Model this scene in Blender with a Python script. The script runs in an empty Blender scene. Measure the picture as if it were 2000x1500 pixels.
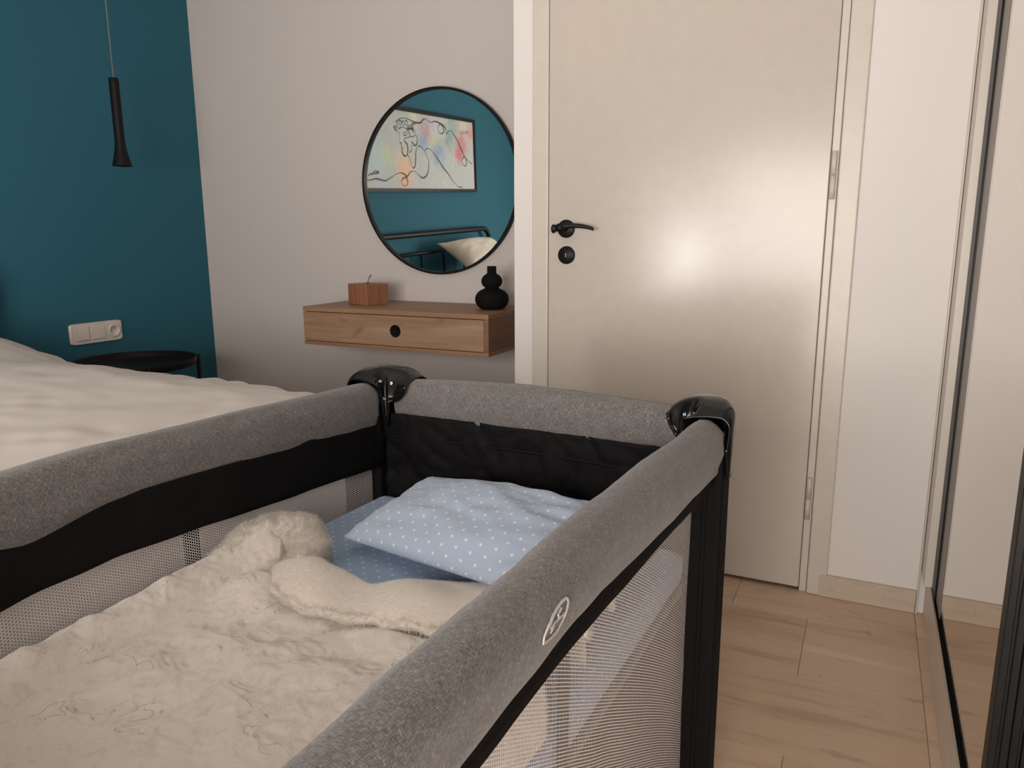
import bpy, bmesh, math, random
import numpy as np
from mathutils import Matrix, Vector

random.seed(4); rng = np.random.default_rng(4)
sc = bpy.context.scene
COL = sc.collection
PI = math.pi

# ------------------------------------------------------------------ camera, light, exposure
cam_d = bpy.data.cameras.new('camera'); cam = bpy.data.objects.new('camera', cam_d); COL.objects.link(cam)
cam_d.sensor_width = 36.0; cam_d.lens = 36.0*1460/2000; cam_d.clip_start = 0.02
RT = Vector((0.902845581608696, 0.4299424916627105, -0.004394272694732913))
DN = Vector((0.07997364378285862, -0.17796257973921148, -0.9807821045026552))
FW = Vector((-0.4224619178929007, 0.8851433635719272, -0.19505679648458057))
UP = -DN; BK = -FW
cam.matrix_world = Matrix(((RT.x, UP.x, BK.x, 0), (RT.y, UP.y, BK.y, 0), (RT.z, UP.z, BK.z, 1.03), (0, 0, 0, 1)))
sc.camera = cam

w = bpy.data.worlds.new('world'); sc.world = w; w.use_nodes = True
w.node_tree.nodes['Background'].inputs['Color'].default_value = (0.75, 0.85, 1.0, 1)
w.node_tree.nodes['Background'].inputs['Strength'].default_value = 0.6

def area(name, loc, rot, sx, sy, power, col):
    d = bpy.data.lights.new(name, 'AREA'); d.shape = 'RECTANGLE'; d.size = sx; d.size_y = sy
    d.energy = power; d.color = col
    o = bpy.data.objects.new(name, d); COL.objects.link(o); o.location = loc; o.rotation_euler = rot
    return o
# daylight entering through the rear window: the sheer-curtained panes, the open gap between them
area('window_daylight', (-.29, -1.34, .84), (PI/2, 0, 0), 1.38, 1.46, 80.0, (1.0, 0.93, 0.865))
area('window_side_daylight', (-1.33, -1.34, 1.0), (PI/2, 0, 0), .64, 1.0, 9.0, (1.0, 0.94, 0.88))
area('window_gap_daylight', (-1.27, -1.32, 0.84), (PI/2, 0, 0), 0.2, 0.44, 11.0, (1.0, 0.95, 0.9))
sc.view_settings.view_transform = 'Standard'; sc.view_settings.look = 'None'
sc.view_settings.gamma = 1.0; sc.view_settings.use_curve_mapping = False
sc.view_settings.exposure = 0.07

# ------------------------------------------------------------------ helpers
def tag(o, label=None, cat=None, group=None, kind=None):
    if label: o['label'] = label
    if cat: o['category'] = cat
    if group: o['group'] = group
    if kind: o['kind'] = kind
    return o
def empty(name, loc, label=None, cat=None, group=None, kind=None):
    o = bpy.data.objects.new(name, None); COL.objects.link(o); o.location = loc
    o.empty_display_size = 0.05
    return tag(o, label, cat, group, kind)
def wloc(o):
    v = Vector((0, 0, 0))
    while o is not None:
        v += o.location; o = o.parent
    return v
def link(name, me, mat, parent=None, smooth=False, origin=None):
    """mesh given in world coordinates; parent is translated only"""
    o = bpy.data.objects.new(name, me); COL.objects.link(o)
    off = Vector(origin) if origin is not None else Vector((0, 0, 0))
    if parent is not None:
        o.parent = parent
        pw = wloc(parent)
        me.transform(Matrix.Translation(-pw))
    elif origin is not None:
        me.transform(Matrix.Translation(-off)); o.location = off
    if mat is not None:
        for m in (mat if isinstance(mat, (list, tuple)) else [mat]): me.materials.append(m)
    if smooth:
        me.polygons.foreach_set('use_smooth', [True]*len(me.polygons))
    return o
def from_bm(name, bm, mat, parent=None, smooth=False, origin=None):
    me = bpy.data.meshes.new(name); bmesh.ops.recalc_face_normals(bm, faces=bm.faces); bm.to_mesh(me); bm.free()
    return link(name, me, mat, parent, smooth, origin)
def add_box(bm, x0, x1, y0, y1, z0, z1, bev=0.0, seg=2, fn=None):
    r = bmesh.ops.create_cube(bm, size=1.0)
    vs = r['verts']
    for v in vs:
        v.co = Vector((x0+(v.co.x+.5)*(x1-x0), y0+(v.co.y+.5)*(y1-y0), z0+(v.co.z+.5)*(z1-z0)))
    if bev > 0:
        es = list({e for v in vs for e in v.link_edges})
        r2 = bmesh.ops.bevel(bm, geom=es, offset=bev, segments=seg, affect='EDGES', profile=0.5)
        vs = list({v for f in r2['faces'] for v in f.verts} | {v for v in vs if v.is_valid})
    if fn:
        for v in vs: v.co = Vector(fn(*v.co))
    return vs
def box(name, x0, x1, y0, y1, z0, z1, mat, parent=None, bev=0.0, seg=2, fn=None, origin=None):
    bm = bmesh.new(); add_box(bm, x0, x1, y0, y1, z0, z1, bev, seg, fn)
    return from_bm(name, bm, mat, parent, False, origin)
def add_tube(bm, pts, r, n=12, closed=False, cap=True):
    pts = [Vector(p) for p in pts]; N = len(pts); rings = []
    ref = None
    for i, p in enumerate(pts):
        a = pts[(i-1) % N] if (closed or i > 0) else p
        b = pts[(i+1) % N] if (closed or i < N-1) else p
        t = (b-a).normalized()
        if ref is None:
            ref = Vector((0, 0, 1)) if abs(t.z) < .9 else Vector((1, 0, 0))
        s = t.cross(ref)
        if s.length < 1e-6: s = t.cross(Vector((0.3, 1, .2)))
        s.normalize(); u = s.cross(t).normalized(); ref = u
        rr = r[i] if isinstance(r, (list, tuple)) else r
        rings.append([bm.verts.new(p+(s*math.cos(2*PI*k/n)+u*math.sin(2*PI*k/n))*rr) for k in range(n)])
    M = N if closed else N-1
    for i in range(M):
        A, B = rings[i], rings[(i+1) % N]
        for k in range(n):
            bm.faces.new((A[k], A[(k+1) % n], B[(k+1) % n], B[k]))
    if cap and not closed:
        bm.faces.new(rings[0][::-1]); bm.faces.new(rings[-1])
def tube(name, pts, r, mat, parent=None, n=12, closed=False):
    bm = bmesh.new(); add_tube(bm, pts, r, n, closed)
    return from_bm(name, bm, mat, parent, True)
def lathe(name, prof, c, mat, parent=None, n=40, axis='z', origin=None, smooth=True):
    bm = bmesh.new(); rings = []
    for r, h in prof:
        ring = []
        for k in range(n):
            a = 2*PI*k/n
            if axis == 'z': p = (c[0]+r*math.cos(a), c[1]+r*math.sin(a), c[2]+h)
            elif axis == 'y': p = (c[0]+r*math.cos(a), c[1]+h, c[2]+r*math.sin(a))
            else: p = (c[0]+h, c[1]+r*math.cos(a), c[2]+r*math.sin(a))
            ring.append(bm.verts.new(p))
        rings.append(ring)
    for A, B in zip(rings[:-1], rings[1:]):
        for k in range(n): bm.faces.new((A[k], A[(k+1) % n], B[(k+1) % n], B[k]))
    if prof[0][0] > 1e-6: bm.faces.new(rings[0])
    if prof[-1][0] > 1e-6: bm.faces.new(rings[-1])
    bmesh.ops.remove_doubles(bm, verts=bm.verts, dist=1e-6)
    o = from_bm(name, bm, mat, parent, smooth, origin)
    return o
def autosmooth(o, ang=35):
    me = o.data
    me.polygons.foreach_set('use_smooth', [True]*len(me.polygons))
    try: me.set_sharp_from_angle(angle=math.radians(ang))
    except Exception: pass
    return o
def grid(name, P, mat, parent=None, uv=None, closev=False, smooth=True, solid=0.0, caps=False, origin=None, offset=0.0):
    P = np.asarray(P, float); n, m = P.shape[:2]
    if uv is not None: uv = np.asarray(uv, float)
    idx = np.arange(n*m).reshape(n, m); faces = []; uvs = []
    mm = m if closev else m-1
    for i in range(n-1):
        for j in range(mm):
            j2 = (j+1) % m
            faces.append((idx[i, j], idx[i, j2], idx[i+1, j2], idx[i+1, j]))
            if uv is not None:
                u2 = uv[i][j2] if j2 else uv[i][j]+(uv[i][j]-uv[i][j-1])
                u3 = uv[i+1][j2] if j2 else uv[i+1][j]+(uv[i+1][j]-uv[i+1][j-1])
                uvs += [uv[i][j], u2, u3, uv[i+1][j]]
    if caps and closev:
        faces.append(tuple(idx[0, ::-1])); faces.append(tuple(idx[-1]))
        if uv is not None:
            uvs += [uv[0][j] for j in range(m-1, -1, -1)] + [uv[-1][j] for j in range(m)]
    me = bpy.data.meshes.new(name)
    me.from_pydata(P.reshape(-1, 3).tolist(), [], [tuple(int(a) for a in f) for f in faces])
    if uv is not None:
        l = me.uv_layers.new(name='UVMap'); l.data.foreach_set('uv', np.asarray(uvs, float).ravel())
    me.update()
    o = link(name, me, mat, parent, smooth, origin)
    if solid:
        md = o.modifiers.new('thickness', 'SOLIDIFY'); md.thickness = solid; md.offset = offset
    return o
def spl(pts, n):
    """Catmull-Rom through pts, n samples in all"""
    P = np.asarray(pts, float); K = len(P)
    Q = np.vstack([2*P[0]-P[1], P, 2*P[-1]-P[-2]])
    out = []
    for t in np.linspace(0, K-1, n):
        i = min(int(t), K-2); f = t-i
        p0, p1, p2, p3 = Q[i], Q[i+1], Q[i+2], Q[i+3]
        out.append(.5*((2*p1)+(-p0+p2)*f+(2*p0-5*p1+4*p2-p3)*f*f+(-p0+3*p1-3*p2+p3)*f**3))
    return np.array(out)
def sn(x, y, seed, scale):
    """smooth value noise on arrays, range about -1..1"""
    r = np.random.default_rng(seed); T = r.uniform(-1, 1, (64, 64))
    X = np.asarray(x)/scale; Y = np.asarray(y)/scale
    xi = np.floor(X).astype(int); yi = np.floor(Y).astype(int); fx = X-xi; fy = Y-yi
    fx = fx*fx*(3-2*fx); fy = fy*fy*(3-2*fy)
    g = lambda a, b: T[a % 64, b % 64]
    return (g(xi, yi)*(1-fx)+g(xi+1, yi)*fx)*(1-fy)+(g(xi, yi+1)*(1-fx)+g(xi+1, yi+1)*fx)*fy
def sm(e0, e1, x):
    t = np.clip((np.asarray(x, float)-e0)/(e1-e0), 0, 1); return t*t*(3-2*t)

# ------------------------------------------------------------------ materials
class NT:
    def __init__(s, name):
        s.m = bpy.data.materials.new(name); s.m.use_nodes = True
        s.t = s.m.node_tree; s.b = s.t.nodes['Principled BSDF']; s.out = s.t.nodes['Material Output']
    def put(s, sock, v):
        if isinstance(v, bpy.types.NodeSocket): s.t.links.new(v, sock)
        elif isinstance(v, (tuple, list)) and sock.type == 'RGBA' and len(v) == 3: sock.default_value = (*v, 1)
        else: sock.default_value = v
    def n(s, typ, props=None, out=0, **ins):
        nd = s.t.nodes.new('ShaderNode'+typ)
        for k, v in (props or {}).items(): setattr(nd, k, v)
        for k, v in ins.items():
            key = int(k[1:]) if k[0] == 'i' and k[1:].isdigit() else k.replace('_', ' ')
            s.put(nd.inputs[key], v)
        return nd.outputs[out]
    def math(s, op, a, b=0.0, c=None):
        return s.n('Math', dict(operation=op), i0=a, i1=b) if c is None else s.n('Math', dict(operation=op), i0=a, i1=b, i2=c)
    def mix(s, f, a, b):
        nd = s.t.nodes.new('ShaderNodeMix'); nd.data_type = 'RGBA'
        s.put(nd.inputs[0], f); s.put(nd.inputs[6], a); s.put(nd.inputs[7], b)
        return nd.outputs[2]
    def ramp(s, f, stops):
        nd = s.t.nodes.new('ShaderNodeValToRGB'); e = nd.color_ramp.elements
        while len(e) > 1: e.remove(e[-1])
        e[0].position = stops[0][0]; e[0].color = (*stops[0][1], 1)
        for p, c in stops[1:]:
            q = e.new(p); q.color = (*c, 1)
        s.put(nd.inputs[0], f); return nd.outputs[0]
    def coord(s, kind='Object', scale=(1, 1, 1), rot=(0, 0, 0)):
        c = s.n('TexCoord', out={'Generated': 0, 'Normal': 1, 'UV': 2, 'Object': 3}[kind])
        return s.n('Mapping', Vector=c, Scale=scale, Rotation=rot)
    def noise(s, vec, scale, detail=3, rough=.5, dist=0.0, out=0):
        return s.n('TexNoise', out=out, Vector=vec, Scale=scale, Detail=detail, Roughness=rough, Distortion=dist)
    def bump(s, h, strength=.2, dist=.001):
        s.put(s.b.inputs['Normal'], s.n('Bump', Height=h, Strength=strength, Distance=dist))
    def set(s, **k):
        for a, v in k.items(): s.put(s.b.inputs[a.replace('_', ' ')], v)
        return s.m

def paint(name, col, rough=.6, bump=.05, scale=180, var=.02, spec=.4):
    t = NT(name); c = t.coord('Object')
    n = t.noise(c, 1.3, 3); d = tuple(max(0, x-var) for x in col)
    t.set(Base_Color=t.mix(n, d, col), Roughness=rough); t.b.inputs['Specular IOR Level'].default_value = spec
    t.bump(t.noise(c, scale, 2), bump, .001)
    return t.m
def plain(name, col, rough=.5, metal=0.0, spec=.5, coat=0.0, bump=0.0, bscale=300):
    t = NT(name); c = t.coord('Object')
    n = t.noise(c, 25, 3); d = tuple(x*.9 for x in col)
    t.set(Base_Color=t.mix(n, d, col), Roughness=rough, Metallic=metal)
    t.b.inputs['Specular IOR Level'].default_value = spec; t.b.inputs['Coat Weight'].default_value = coat
    if bump: t.bump(t.noise(c, bscale, 2), bump, .0005)
    return t.m
M = {}
M['white_wall'] = paint('white_wall_paint', (.71, .675, .655), .75)
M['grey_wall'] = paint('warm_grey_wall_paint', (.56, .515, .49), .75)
M['teal'] = paint('teal_wall_paint', (.031, .122, .170), .75, var=.003, spec=.12)
M['ceiling'] = paint('ceiling_paint', (.8, .78, .76), .85)
M['lacquer'] = plain('door_lacquer', (.535, .485, .43), .2, spec=.42)
M['casing'] = plain('door_casing_lacquer', (.60, .55, .49), .35)
M['wardrobe_white'] = plain('wardrobe_board', (.66, .60, .53), .4)
M['plinth'] = plain('wardrobe_plinth', (.74, .63, .55), .35)
M['alu'] = plain('aluminium_track', (.42, .35, .29), .4, .3)
M['black_metal'] = plain('black_powder_coat', (.006, .0055, .006), .5, spec=.18)
M['black_matte'] = plain('black_matte_ceramic', (.006, .0058, .0056), .8, spec=.12, bump=.3, bscale=900)
M['black_plastic'] = plain('glossy_black_plastic', (.005, .0045, .0045), .16, spec=.35)
M['black_handle'] = plain('black_handle_satin', (.008, .0075, .008), .45, spec=.22)
M['frame_black'] = plain('wardrobe_frame_black', (.006, .006, .0065), .4, spec=.2)
M['white_plastic'] = plain('white_plastic', (.70, .62, .57), .3)
M['steel'] = plain('steel_screw', (.6, .6, .6), .25, 1.0)
M['cord_grey'] = plain('lamp_cord', (.18, .19, .18), .5)
M['rubber'] = plain('rubber_foot', (.02, .02, .02), .8)
def mirror(name, col):
    t = NT(name); t.set(Base_Color=col, Metallic=1.0, Roughness=.015); return t.m
M['mirror'] = mirror('mirror_glass', (.84, .87, .86)); M['wmirror'] = mirror('wardrobe_mirror_glass', (.80, .75, .69))
def wood(name, c1, c2, c3, axis, knots=0.0):
    t = NT(name); sc_ = [22, 22, 22]; sc_[axis] = 1.3
    c = t.coord('Object', scale=tuple(sc_))
    n = t.noise(c, 2.0, 6, .6, .6)
    fine = [260, 260, 260]; fine[axis] = 6
    f = t.noise(t.coord('Object', scale=tuple(fine)), 1.0, 3, .6)
    col = t.ramp(n, [(.3, c1), (.5, c2), (.7, c3)])
    col = t.mix(t.math('MULTIPLY', f, .35), col, tuple(x*.55 for x in c1))
    if knots:
        k = t.noise(t.coord('Object', scale=(9, 9, 17)), 1.0, 2, .5, .4)
        col = t.mix(t.math('MULTIPLY', t.n('MapRange', Value=k, i1=.66, i2=.8), knots), col, tuple(x*.4 for x in c1))
    t.set(Base_Color=col, Roughness=.5); t.bump(f, .15, .0006); return t.m
M['oak'] = wood('oak_drawer_front', (.25, .145, .085), (.335, .205, .125), (.41, .27, .175), 0, .7)
M['oak_top'] = wood('oak_case', (.245, .13, .07), (.30, .165, .09), (.345, .20, .115), 0)
M['oak_side'] = wood('oak_side', (.19, .095, .05), (.23, .115, .06), (.26, .135, .075), 1)
M['cedar'] = wood('red_wood_block', (.22, .085, .042), (.29, .12, .06), (.35, .155, .08), 2)
def stone(name, base, dark, light):
    t = NT(name)
    r = t.n('ObjectInfo', out=5)
    off = t.n('CombineXYZ', X=t.math('MULTIPLY', r, 7.0), Y=t.math('MULTIPLY', r, 3.0), Z=0.0)
    oc = t.n('TexCoord', out=3)
    v = t.n('VectorMath', dict(operation='ADD'), i0=oc, i1=off)
    band = t.noise(t.n('Mapping', Vector=v, Scale=(1.6, 16, 16)), 1.0, 4, .55, .5)
    col = t.ramp(band, [(.33, dark), (.46, base), (.6, base), (.72, light)])
    blot = t.noise(t.n('Mapping', Vector=v, Scale=(9, 26, 26)), 1.0, 3, .5, .3)
    col = t.mix(t.math('MULTIPLY', t.n('MapRange', Value=blot, i1=.62, i2=.74), .45), col, tuple(x*.62 for x in dark))
    # short dark hair-like cracks
    w1 = t.noise(v, 24, 3, .6, out=1)
    vv = t.n('VectorMath', dict(operation='ADD'), i0=v, i1=t.n('VectorMath', dict(operation='SCALE'), i0=w1, Scale=.035))
    cr = t.n('TexVoronoi', dict(feature='DISTANCE_TO_EDGE'), Vector=vv, Scale=22.0)
    line = t.n('MapRange', Value=cr, i1=.018, i2=.0)
    mask = t.n('MapRange', Value=t.noise(v, 17, 3, .6), i1=.55, i2=.66)
    patch = t.n('MapRange', Value=t.noise(v, 4.5, 2), i1=.44, i2=.6)
    col = t.mix(t.math('MULTIPLY', t.math('MULTIPLY', line, mask), t.math('MULTIPLY', patch, .9)), col, tuple(x*.3 for x in dark))
    tint = t.math('ADD', .94, t.math('MULTIPLY', r, .1))
    col = t.n('VectorMath', dict(operation='SCALE'), i0=col, Scale=tint)
    t.set(Base_Color=col, Roughness=.33); t.bump(band, .03, .001); return t.m
M['stone'] = stone('floor_stone', (.55, .40, .285), (.43, .30, .20), (.63, .485, .36))
M['stone_base'] = stone('baseboard_stone', (.55, .455, .365), (.46, .365, .28), (.62, .52, .425))
M['grout'] = plain('grout', (.30, .21, .14), .8)
def melange(name, dark, mid, light):
    t = NT(name); uv = t.n('TexCoord', out=2)
    a = t.noise(t.n('Mapping', Vector=uv, Scale=(170, 2100, 1)), 1.0, 2, .6)
    b = t.noise(t.n('Mapping', Vector=uv, Scale=(2100, 170, 1)), 1.0, 2, .6)
    big = t.noise(t.n('Mapping', Vector=uv, Scale=(50, 50, 1)), 1.0, 3)
    h = t.math('ADD', t.math('MULTIPLY', t.math('ADD', a, b), .46), t.math('MULTIPLY', big, .08))
    col = t.ramp(h, [(.36, dark), (.5, mid), (.64, light)])
    t.set(Base_Color=col, Roughness=.95); t.b.inputs['Specular IOR Level'].default_value = .15
    t.b.inputs['Sheen Weight'].default_value = .25; t.b.inputs['Sheen Roughness'].default_value = .5
    t.bump(h, .6, .0012); return t.m
M['grey_cloth'] = melange('grey_melange_cloth', (.050, .046, .045), (.125, .116, .112), (.33, .31, .30))
def cloth(name, col, rough=.9, bump=.25, scale=900, big=0.0, sheen=.2):
    t = NT(name); c = t.coord('Object')
    f = t.noise(c, scale, 2); n = t.noise(c, 6, 3)
    t.set(Base_Color=t.mix(n, tuple(x*.93 for x in col), col), Roughness=rough)
    t.b.inputs['Sheen Weight'].default_value = sheen; t.b.inputs['Specular IOR Level'].default_value = .2
    h = f
    if big: h = t.math('ADD', t.math('MULTIPLY', f, .15), t.noise(c, big, 3, .5, .8))
    t.bump(h, bump, .004 if big else .0006); return t.m
M['black_cloth'] = cloth('black_polyester', (.0065, .006, .0062), .7, .6, 700, 26, 0)
M['black_cloth'].node_tree.nodes['Principled BSDF'].inputs['Specular IOR Level'].default_value = .1
M['dark_board'] = cloth('dark_mattress_cover', (.03, .028, .03), .8)
M['duvet'] = cloth('white_duvet_cotton', (.66, .60, .56), .9, .3, 900, 9)
M['pillow_white'] = cloth('white_pillow_cotton', (.70, .62, .53), .9, .25, 900, 14)
M['sherpa'] = cloth('cream_sherpa', (.70, .64, .57), .95, .5, 420, 60, .4)
def stars(name, base, star, s=.0195, R=.0036):
    t = NT(name); uv = t.n('TexCoord', out=2)
    sx = t.n('SeparateXYZ', Vector=uv)
    u = t.t.nodes[-1].outputs[0]; v = t.t.nodes[-1].outputs[1]
    def lat(ou, ov):
        a = t.math('SUBTRACT', t.math('WRAP', t.math('ADD', u, ou), s, 0.0), s/2)
        b = t.math('SUBTRACT', t.math('WRAP', t.math('ADD', v, ov), s*1.07, 0.0), s*.535)
        r = t.math('SQRT', t.math('ADD', t.math('MULTIPLY', a, a), t.math('MULTIPLY', b, b)))
        ang = t.math('ARCTAN2', b, a)
        lim = t.math('MULTIPLY', t.math('ADD', .66, t.math('MULTIPLY', t.math('COSINE', t.math('MULTIPLY', ang, 5.0)), .34)), R)
        return t.math('LESS_THAN', r, lim)
    m = t.math('MAXIMUM', lat(0.0, 0.0), lat(s/2, s*.535))
    c = t.coord('Object'); n = t.noise(c, 8, 3)
    t.set(Base_Color=t.mix(m, t.mix(n, tuple(x*.95 for x in base), base), star), Roughness=.85)
    t.b.inputs['Specular IOR Level'].default_value = .2; t.b.inputs['Sheen Weight'].default_value = .15
    t.bump(t.math('ADD', t.math('MULTIPLY', t.noise(c, 900, 2), .1), t.noise(c, 22, 3, .5, .7)), .2, .003); return t.m
M['stars'] = stars('blue_star_cotton', (.38, .46, .585), (.74, .72, .70), .028, .0031)
M['stars_shaded'] = stars('blue_star_cotton_shaded', (.30, .425, .60), (.68, .68, .69), .028, .0034)  # the pillow's star cotton again, toned darker for the shade on the sheet
def plush():
    t = NT('plush_rose_pile'); c = t.coord('Object')
    col = t.mix(t.noise(c, 4, 3), (.61, .555, .50), (.69, .635, .58))
    col = t.mix(t.math('MULTIPLY', t.n('MapRange', Value=t.noise(c, 38, 3, .6, 1.2), i1=.52, i2=.68), .35), col, (.42, .375, .33))
    part = t.n('MapRange', Value=t.math('ABSOLUTE', t.math('SUBTRACT', t.noise(c, 21, 2, .5, 1.5), .5)), i1=.016, i2=.0)
    pm = t.n('MapRange', Value=t.noise(c, 13, 3, .6), i1=.53, i2=.60)
    part = t.math('MULTIPLY', part, pm)
    col = t.mix(t.math('MULTIPLY', part, .6), col, (.27, .235, .20))
    fuzz = t.noise(c, 420, 2, .6); soft = t.noise(c, 55, 3, .6)
    h = t.math('ADD', t.math('ADD', t.math('MULTIPLY', fuzz, .22), t.math('MULTIPLY', soft, .5)), t.math('MULTIPLY', part, -.25))
    t.set(Base_Color=col, Roughness=1.0); t.b.inputs['Sheen Weight'].default_value = .4
    t.b.inputs['Specular IOR Level'].default_value = .1
    t.bump(h, .55, .006); return t.m
M['plush'] = plush()
def net(name, col, pitch=.0078, row=.00225, hw=.215, hh=.00168):
    t = NT(name); uv = t.n('TexCoord', out=2)
    t.n('SeparateXYZ', Vector=uv); u = t.t.nodes[-1].outputs[0]; v = t.t.nodes[-1].outputs[1]
    H = row*2
    def d(ou, ov):
        a = t.math('SUBTRACT', t.math('WRAP', t.math('ADD', u, ou), pitch, 0.0), pitch/2)
        b = t.math('SUBTRACT', t.math('WRAP', t.math('ADD', v, ov), H, 0.0), H/2)
        a = t.math('MULTIPLY', a, 1/(hw*pitch)); b = t.math('MULTIPLY', b, 1/hh)
        return t.math('SQRT', t.math('ADD', t.math('MULTIPLY', a, a), t.math('MULTIPLY', b, b)))
    thread = t.math('GREATER_THAN', t.math('MINIMUM', d(0.0, 0.0), d(pitch/2, H/2)), 1.0)
    t.set(Base_Color=col, Roughness=.9, Alpha=thread); t.b.inputs['Specular IOR Level'].default_value = .1
    return t.m
M['net'] = net('white_mesh_netting', (.80, .75, .73))
def emis(name, col, st):
    t = NT(name); t.set(Base_Color=(0, 0, 0), Emission_Color=col, Emission_Strength=st); return t.m
STROKES = [[[0.963,1.686],[0.928,1.701],[0.87,1.708],[0.811,1.7],[0.752,1.69],[0.69,1.693],[0.656,1.713],[0.629,1.724],[0.598,1.718],[0.555,1.706],[0.494,1.718],[0.439,1.711],[0.383,1.699],[0.35,1.679],[0.345,1.662]],[[0.422,1.707],[0.452,1.683],[0.455,1.655],[0.417,1.639],[0.381,1.654],[0.384,1.685],[0.416,1.705]],[[0.347,1.644],[0.31,1.662],[0.28,1.67],[0.245,1.652],[0.193,1.615],[0.154,1.57],[0.113,1.525],[0.084,1.497],[0.053,1.48],[-0.004,1.455],[-0.03,1.447]],[[0.09,1.497],[0.131,1.471],[0.12,1.442],[0.077,1.428],[0.055,1.45],[0.066,1.48],[0.084,1.496]],[[0.14,1.662],[0.088,1.677],[0.056,1.676],[0.011,1.682]],[[0.122,1.653],[0.083,1.664],[0.019,1.668]],[[0.961,1.618],[0.95,1.59],[0.958,1.559],[0.945,1.547],[0.933,1.55]],[[0.935,1.545],[0.938,1.524],[0.919,1.52],[0.932,1.509],[0.931,1.494],[0.919,1.474],[0.895,1.467],[0.869,1.478]],[[0.869,1.478],[0.847,1.456],[0.826,1.409],[0.808,1.394],[0.786,1.404],[0.771,1.453],[0.766,1.496],[0.748,1.529],[0.726,1.543]],[[0.726,1.543],[0.675,1.527],[0.626,1.48],[0.604,1.432],[0.62,1.376],[0.65,1.343],[0.694,1.331],[0.735,1.344],[0.775,1.365],[0.81,1.374],[0.846,1.366],[0.873,1.346],[0.895,1.328],[0.883,1.301],[0.9,1.28],[0.935,1.278],[0.96,1.295],[0.945,1.321],[0.899,1.333],[0.908,1.346],[0.946,1.357],[0.984,1.357],[1.033,1.343],[1.101,1.319],[1.144,1.306],[1.202,1.312],[1.245,1.317],[1.298,1.309],[1.358,1.305]],[[0.644,1.518],[0.616,1.529],[0.578,1.526],[0.531,1.501],[0.473,1.459],[0.409,1.407],[0.342,1.366],[0.286,1.32],[0.227,1.288],[0.191,1.273],[0.141,1.273]],[[0.83,1.619],[0.832,1.592],[0.883,1.582],[0.897,1.563],[0.867,1.544],[0.861,1.513],[0.869,1.478]],[[0.822,1.598],[0.792,1.595],[0.76,1.608],[0.741,1.593],[0.745,1.555],[0.777,1.54],[0.791,1.553],[0.805,1.563],[0.812,1.547],[0.816,1.51],[0.843,1.492]],[[0.904,1.614],[0.879,1.621],[0.86,1.617],[0.871,1.6],[0.896,1.599],[0.904,1.609]],[[0.879,1.615],[0.876,1.605]],[[0.959,1.635],[0.915,1.649],[0.876,1.644],[0.827,1.642],[0.776,1.654]],[[1.325,1.333],[1.298,1.348],[1.276,1.351],[1.249,1.364],[1.206,1.357],[1.242,1.349],[1.268,1.348],[1.299,1.338]],[[1.346,1.371],[1.325,1.372]],[[0.967,1.645],[0.974,1.641],[0.992,1.638],[1.009,1.638],[1.016,1.641],[1.008,1.646],[0.991,1.649],[0.974,1.648],[0.967,1.645]],[[0.971,1.618],[0.98,1.616],[0.995,1.619],[1.006,1.624],[1.007,1.629],[0.998,1.63],[0.983,1.628],[0.972,1.623],[0.971,1.618]],[[0.966,1.657],[0.976,1.659],[0.985,1.667],[0.988,1.676],[0.983,1.682],[0.973,1.681],[0.964,1.673],[0.961,1.663],[0.966,1.657]],[[0.936,1.657],[0.945,1.66],[0.949,1.671],[0.946,1.683],[0.937,1.689],[0.927,1.685],[0.923,1.674],[0.927,1.662],[0.936,1.657]],[[0.896,1.658],[0.907,1.661],[0.915,1.67],[0.915,1.681],[0.909,1.687],[0.898,1.685],[0.89,1.675],[0.89,1.664],[0.896,1.658]],[[0.859,1.661],[0.87,1.665],[0.877,1.676],[0.876,1.689],[0.867,1.695],[0.856,1.692],[0.849,1.681],[0.85,1.668],[0.859,1.661]],[[0.802,1.668],[0.804,1.662],[0.819,1.653],[0.838,1.648],[0.85,1.648],[0.847,1.654],[0.832,1.663],[0.813,1.668],[0.802,1.668]],[[0.778,1.639],[0.789,1.636],[0.808,1.638],[0.823,1.644],[0.826,1.649],[0.815,1.652],[0.796,1.65],[0.781,1.644],[0.778,1.639]],[[0.756,1.69],[0.756,1.683],[0.77,1.673],[0.788,1.665],[0.801,1.664],[0.8,1.671],[0.787,1.681],[0.769,1.689],[0.756,1.69]],[[0.763,1.62],[0.774,1.62],[0.787,1.626],[0.796,1.634],[0.794,1.64],[0.783,1.64],[0.769,1.634],[0.761,1.626],[0.763,1.62]],[[0.735,1.694],[0.738,1.689],[0.753,1.682],[0.77,1.678],[0.779,1.679],[0.776,1.684],[0.762,1.691],[0.745,1.695],[0.735,1.694]],[[0.837,1.618],[0.846,1.619],[0.857,1.624],[0.863,1.632],[0.86,1.637],[0.851,1.637],[0.84,1.631],[0.834,1.623],[0.837,1.618]]]
BLOBS = [[0.62,1.649,0.45,0.22,0.27,0.065],[0.495,1.591,0.62,0.6,0.16,0.064],[0.468,1.515,0.12,0.24,0.5,0.073],[0.661,1.56,0.14,0.26,0.55,0.057],[0.309,1.602,0.08,0.25,0.3,0.062],[0.128,1.583,0.55,0.1,0.12,0.075],[0.172,1.505,0.5,0.08,0.1,0.056],[0.921,1.411,0.75,0.45,0.25,0.084],[0.9,1.322,0.78,0.4,0.2,0.069],[1.121,1.47,0.5,0.58,0.3,0.057],[1.239,1.445,0.42,0.58,0.6,0.09],[0.253,1.703,0.22,0.34,0.32,0.068],[0.945,1.723,0.4,0.48,0.42,0.067],[0.767,1.738,0.75,0.62,0.45,0.047],[1.188,1.277,0.42,0.46,0.62,0.049],[-0.008,1.674,0.62,0.22,0.18,0.048],[0.09,1.738,0.7,0.55,0.38,0.051],[0.497,1.685,0.46,0.48,0.6,0.068]]
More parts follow.
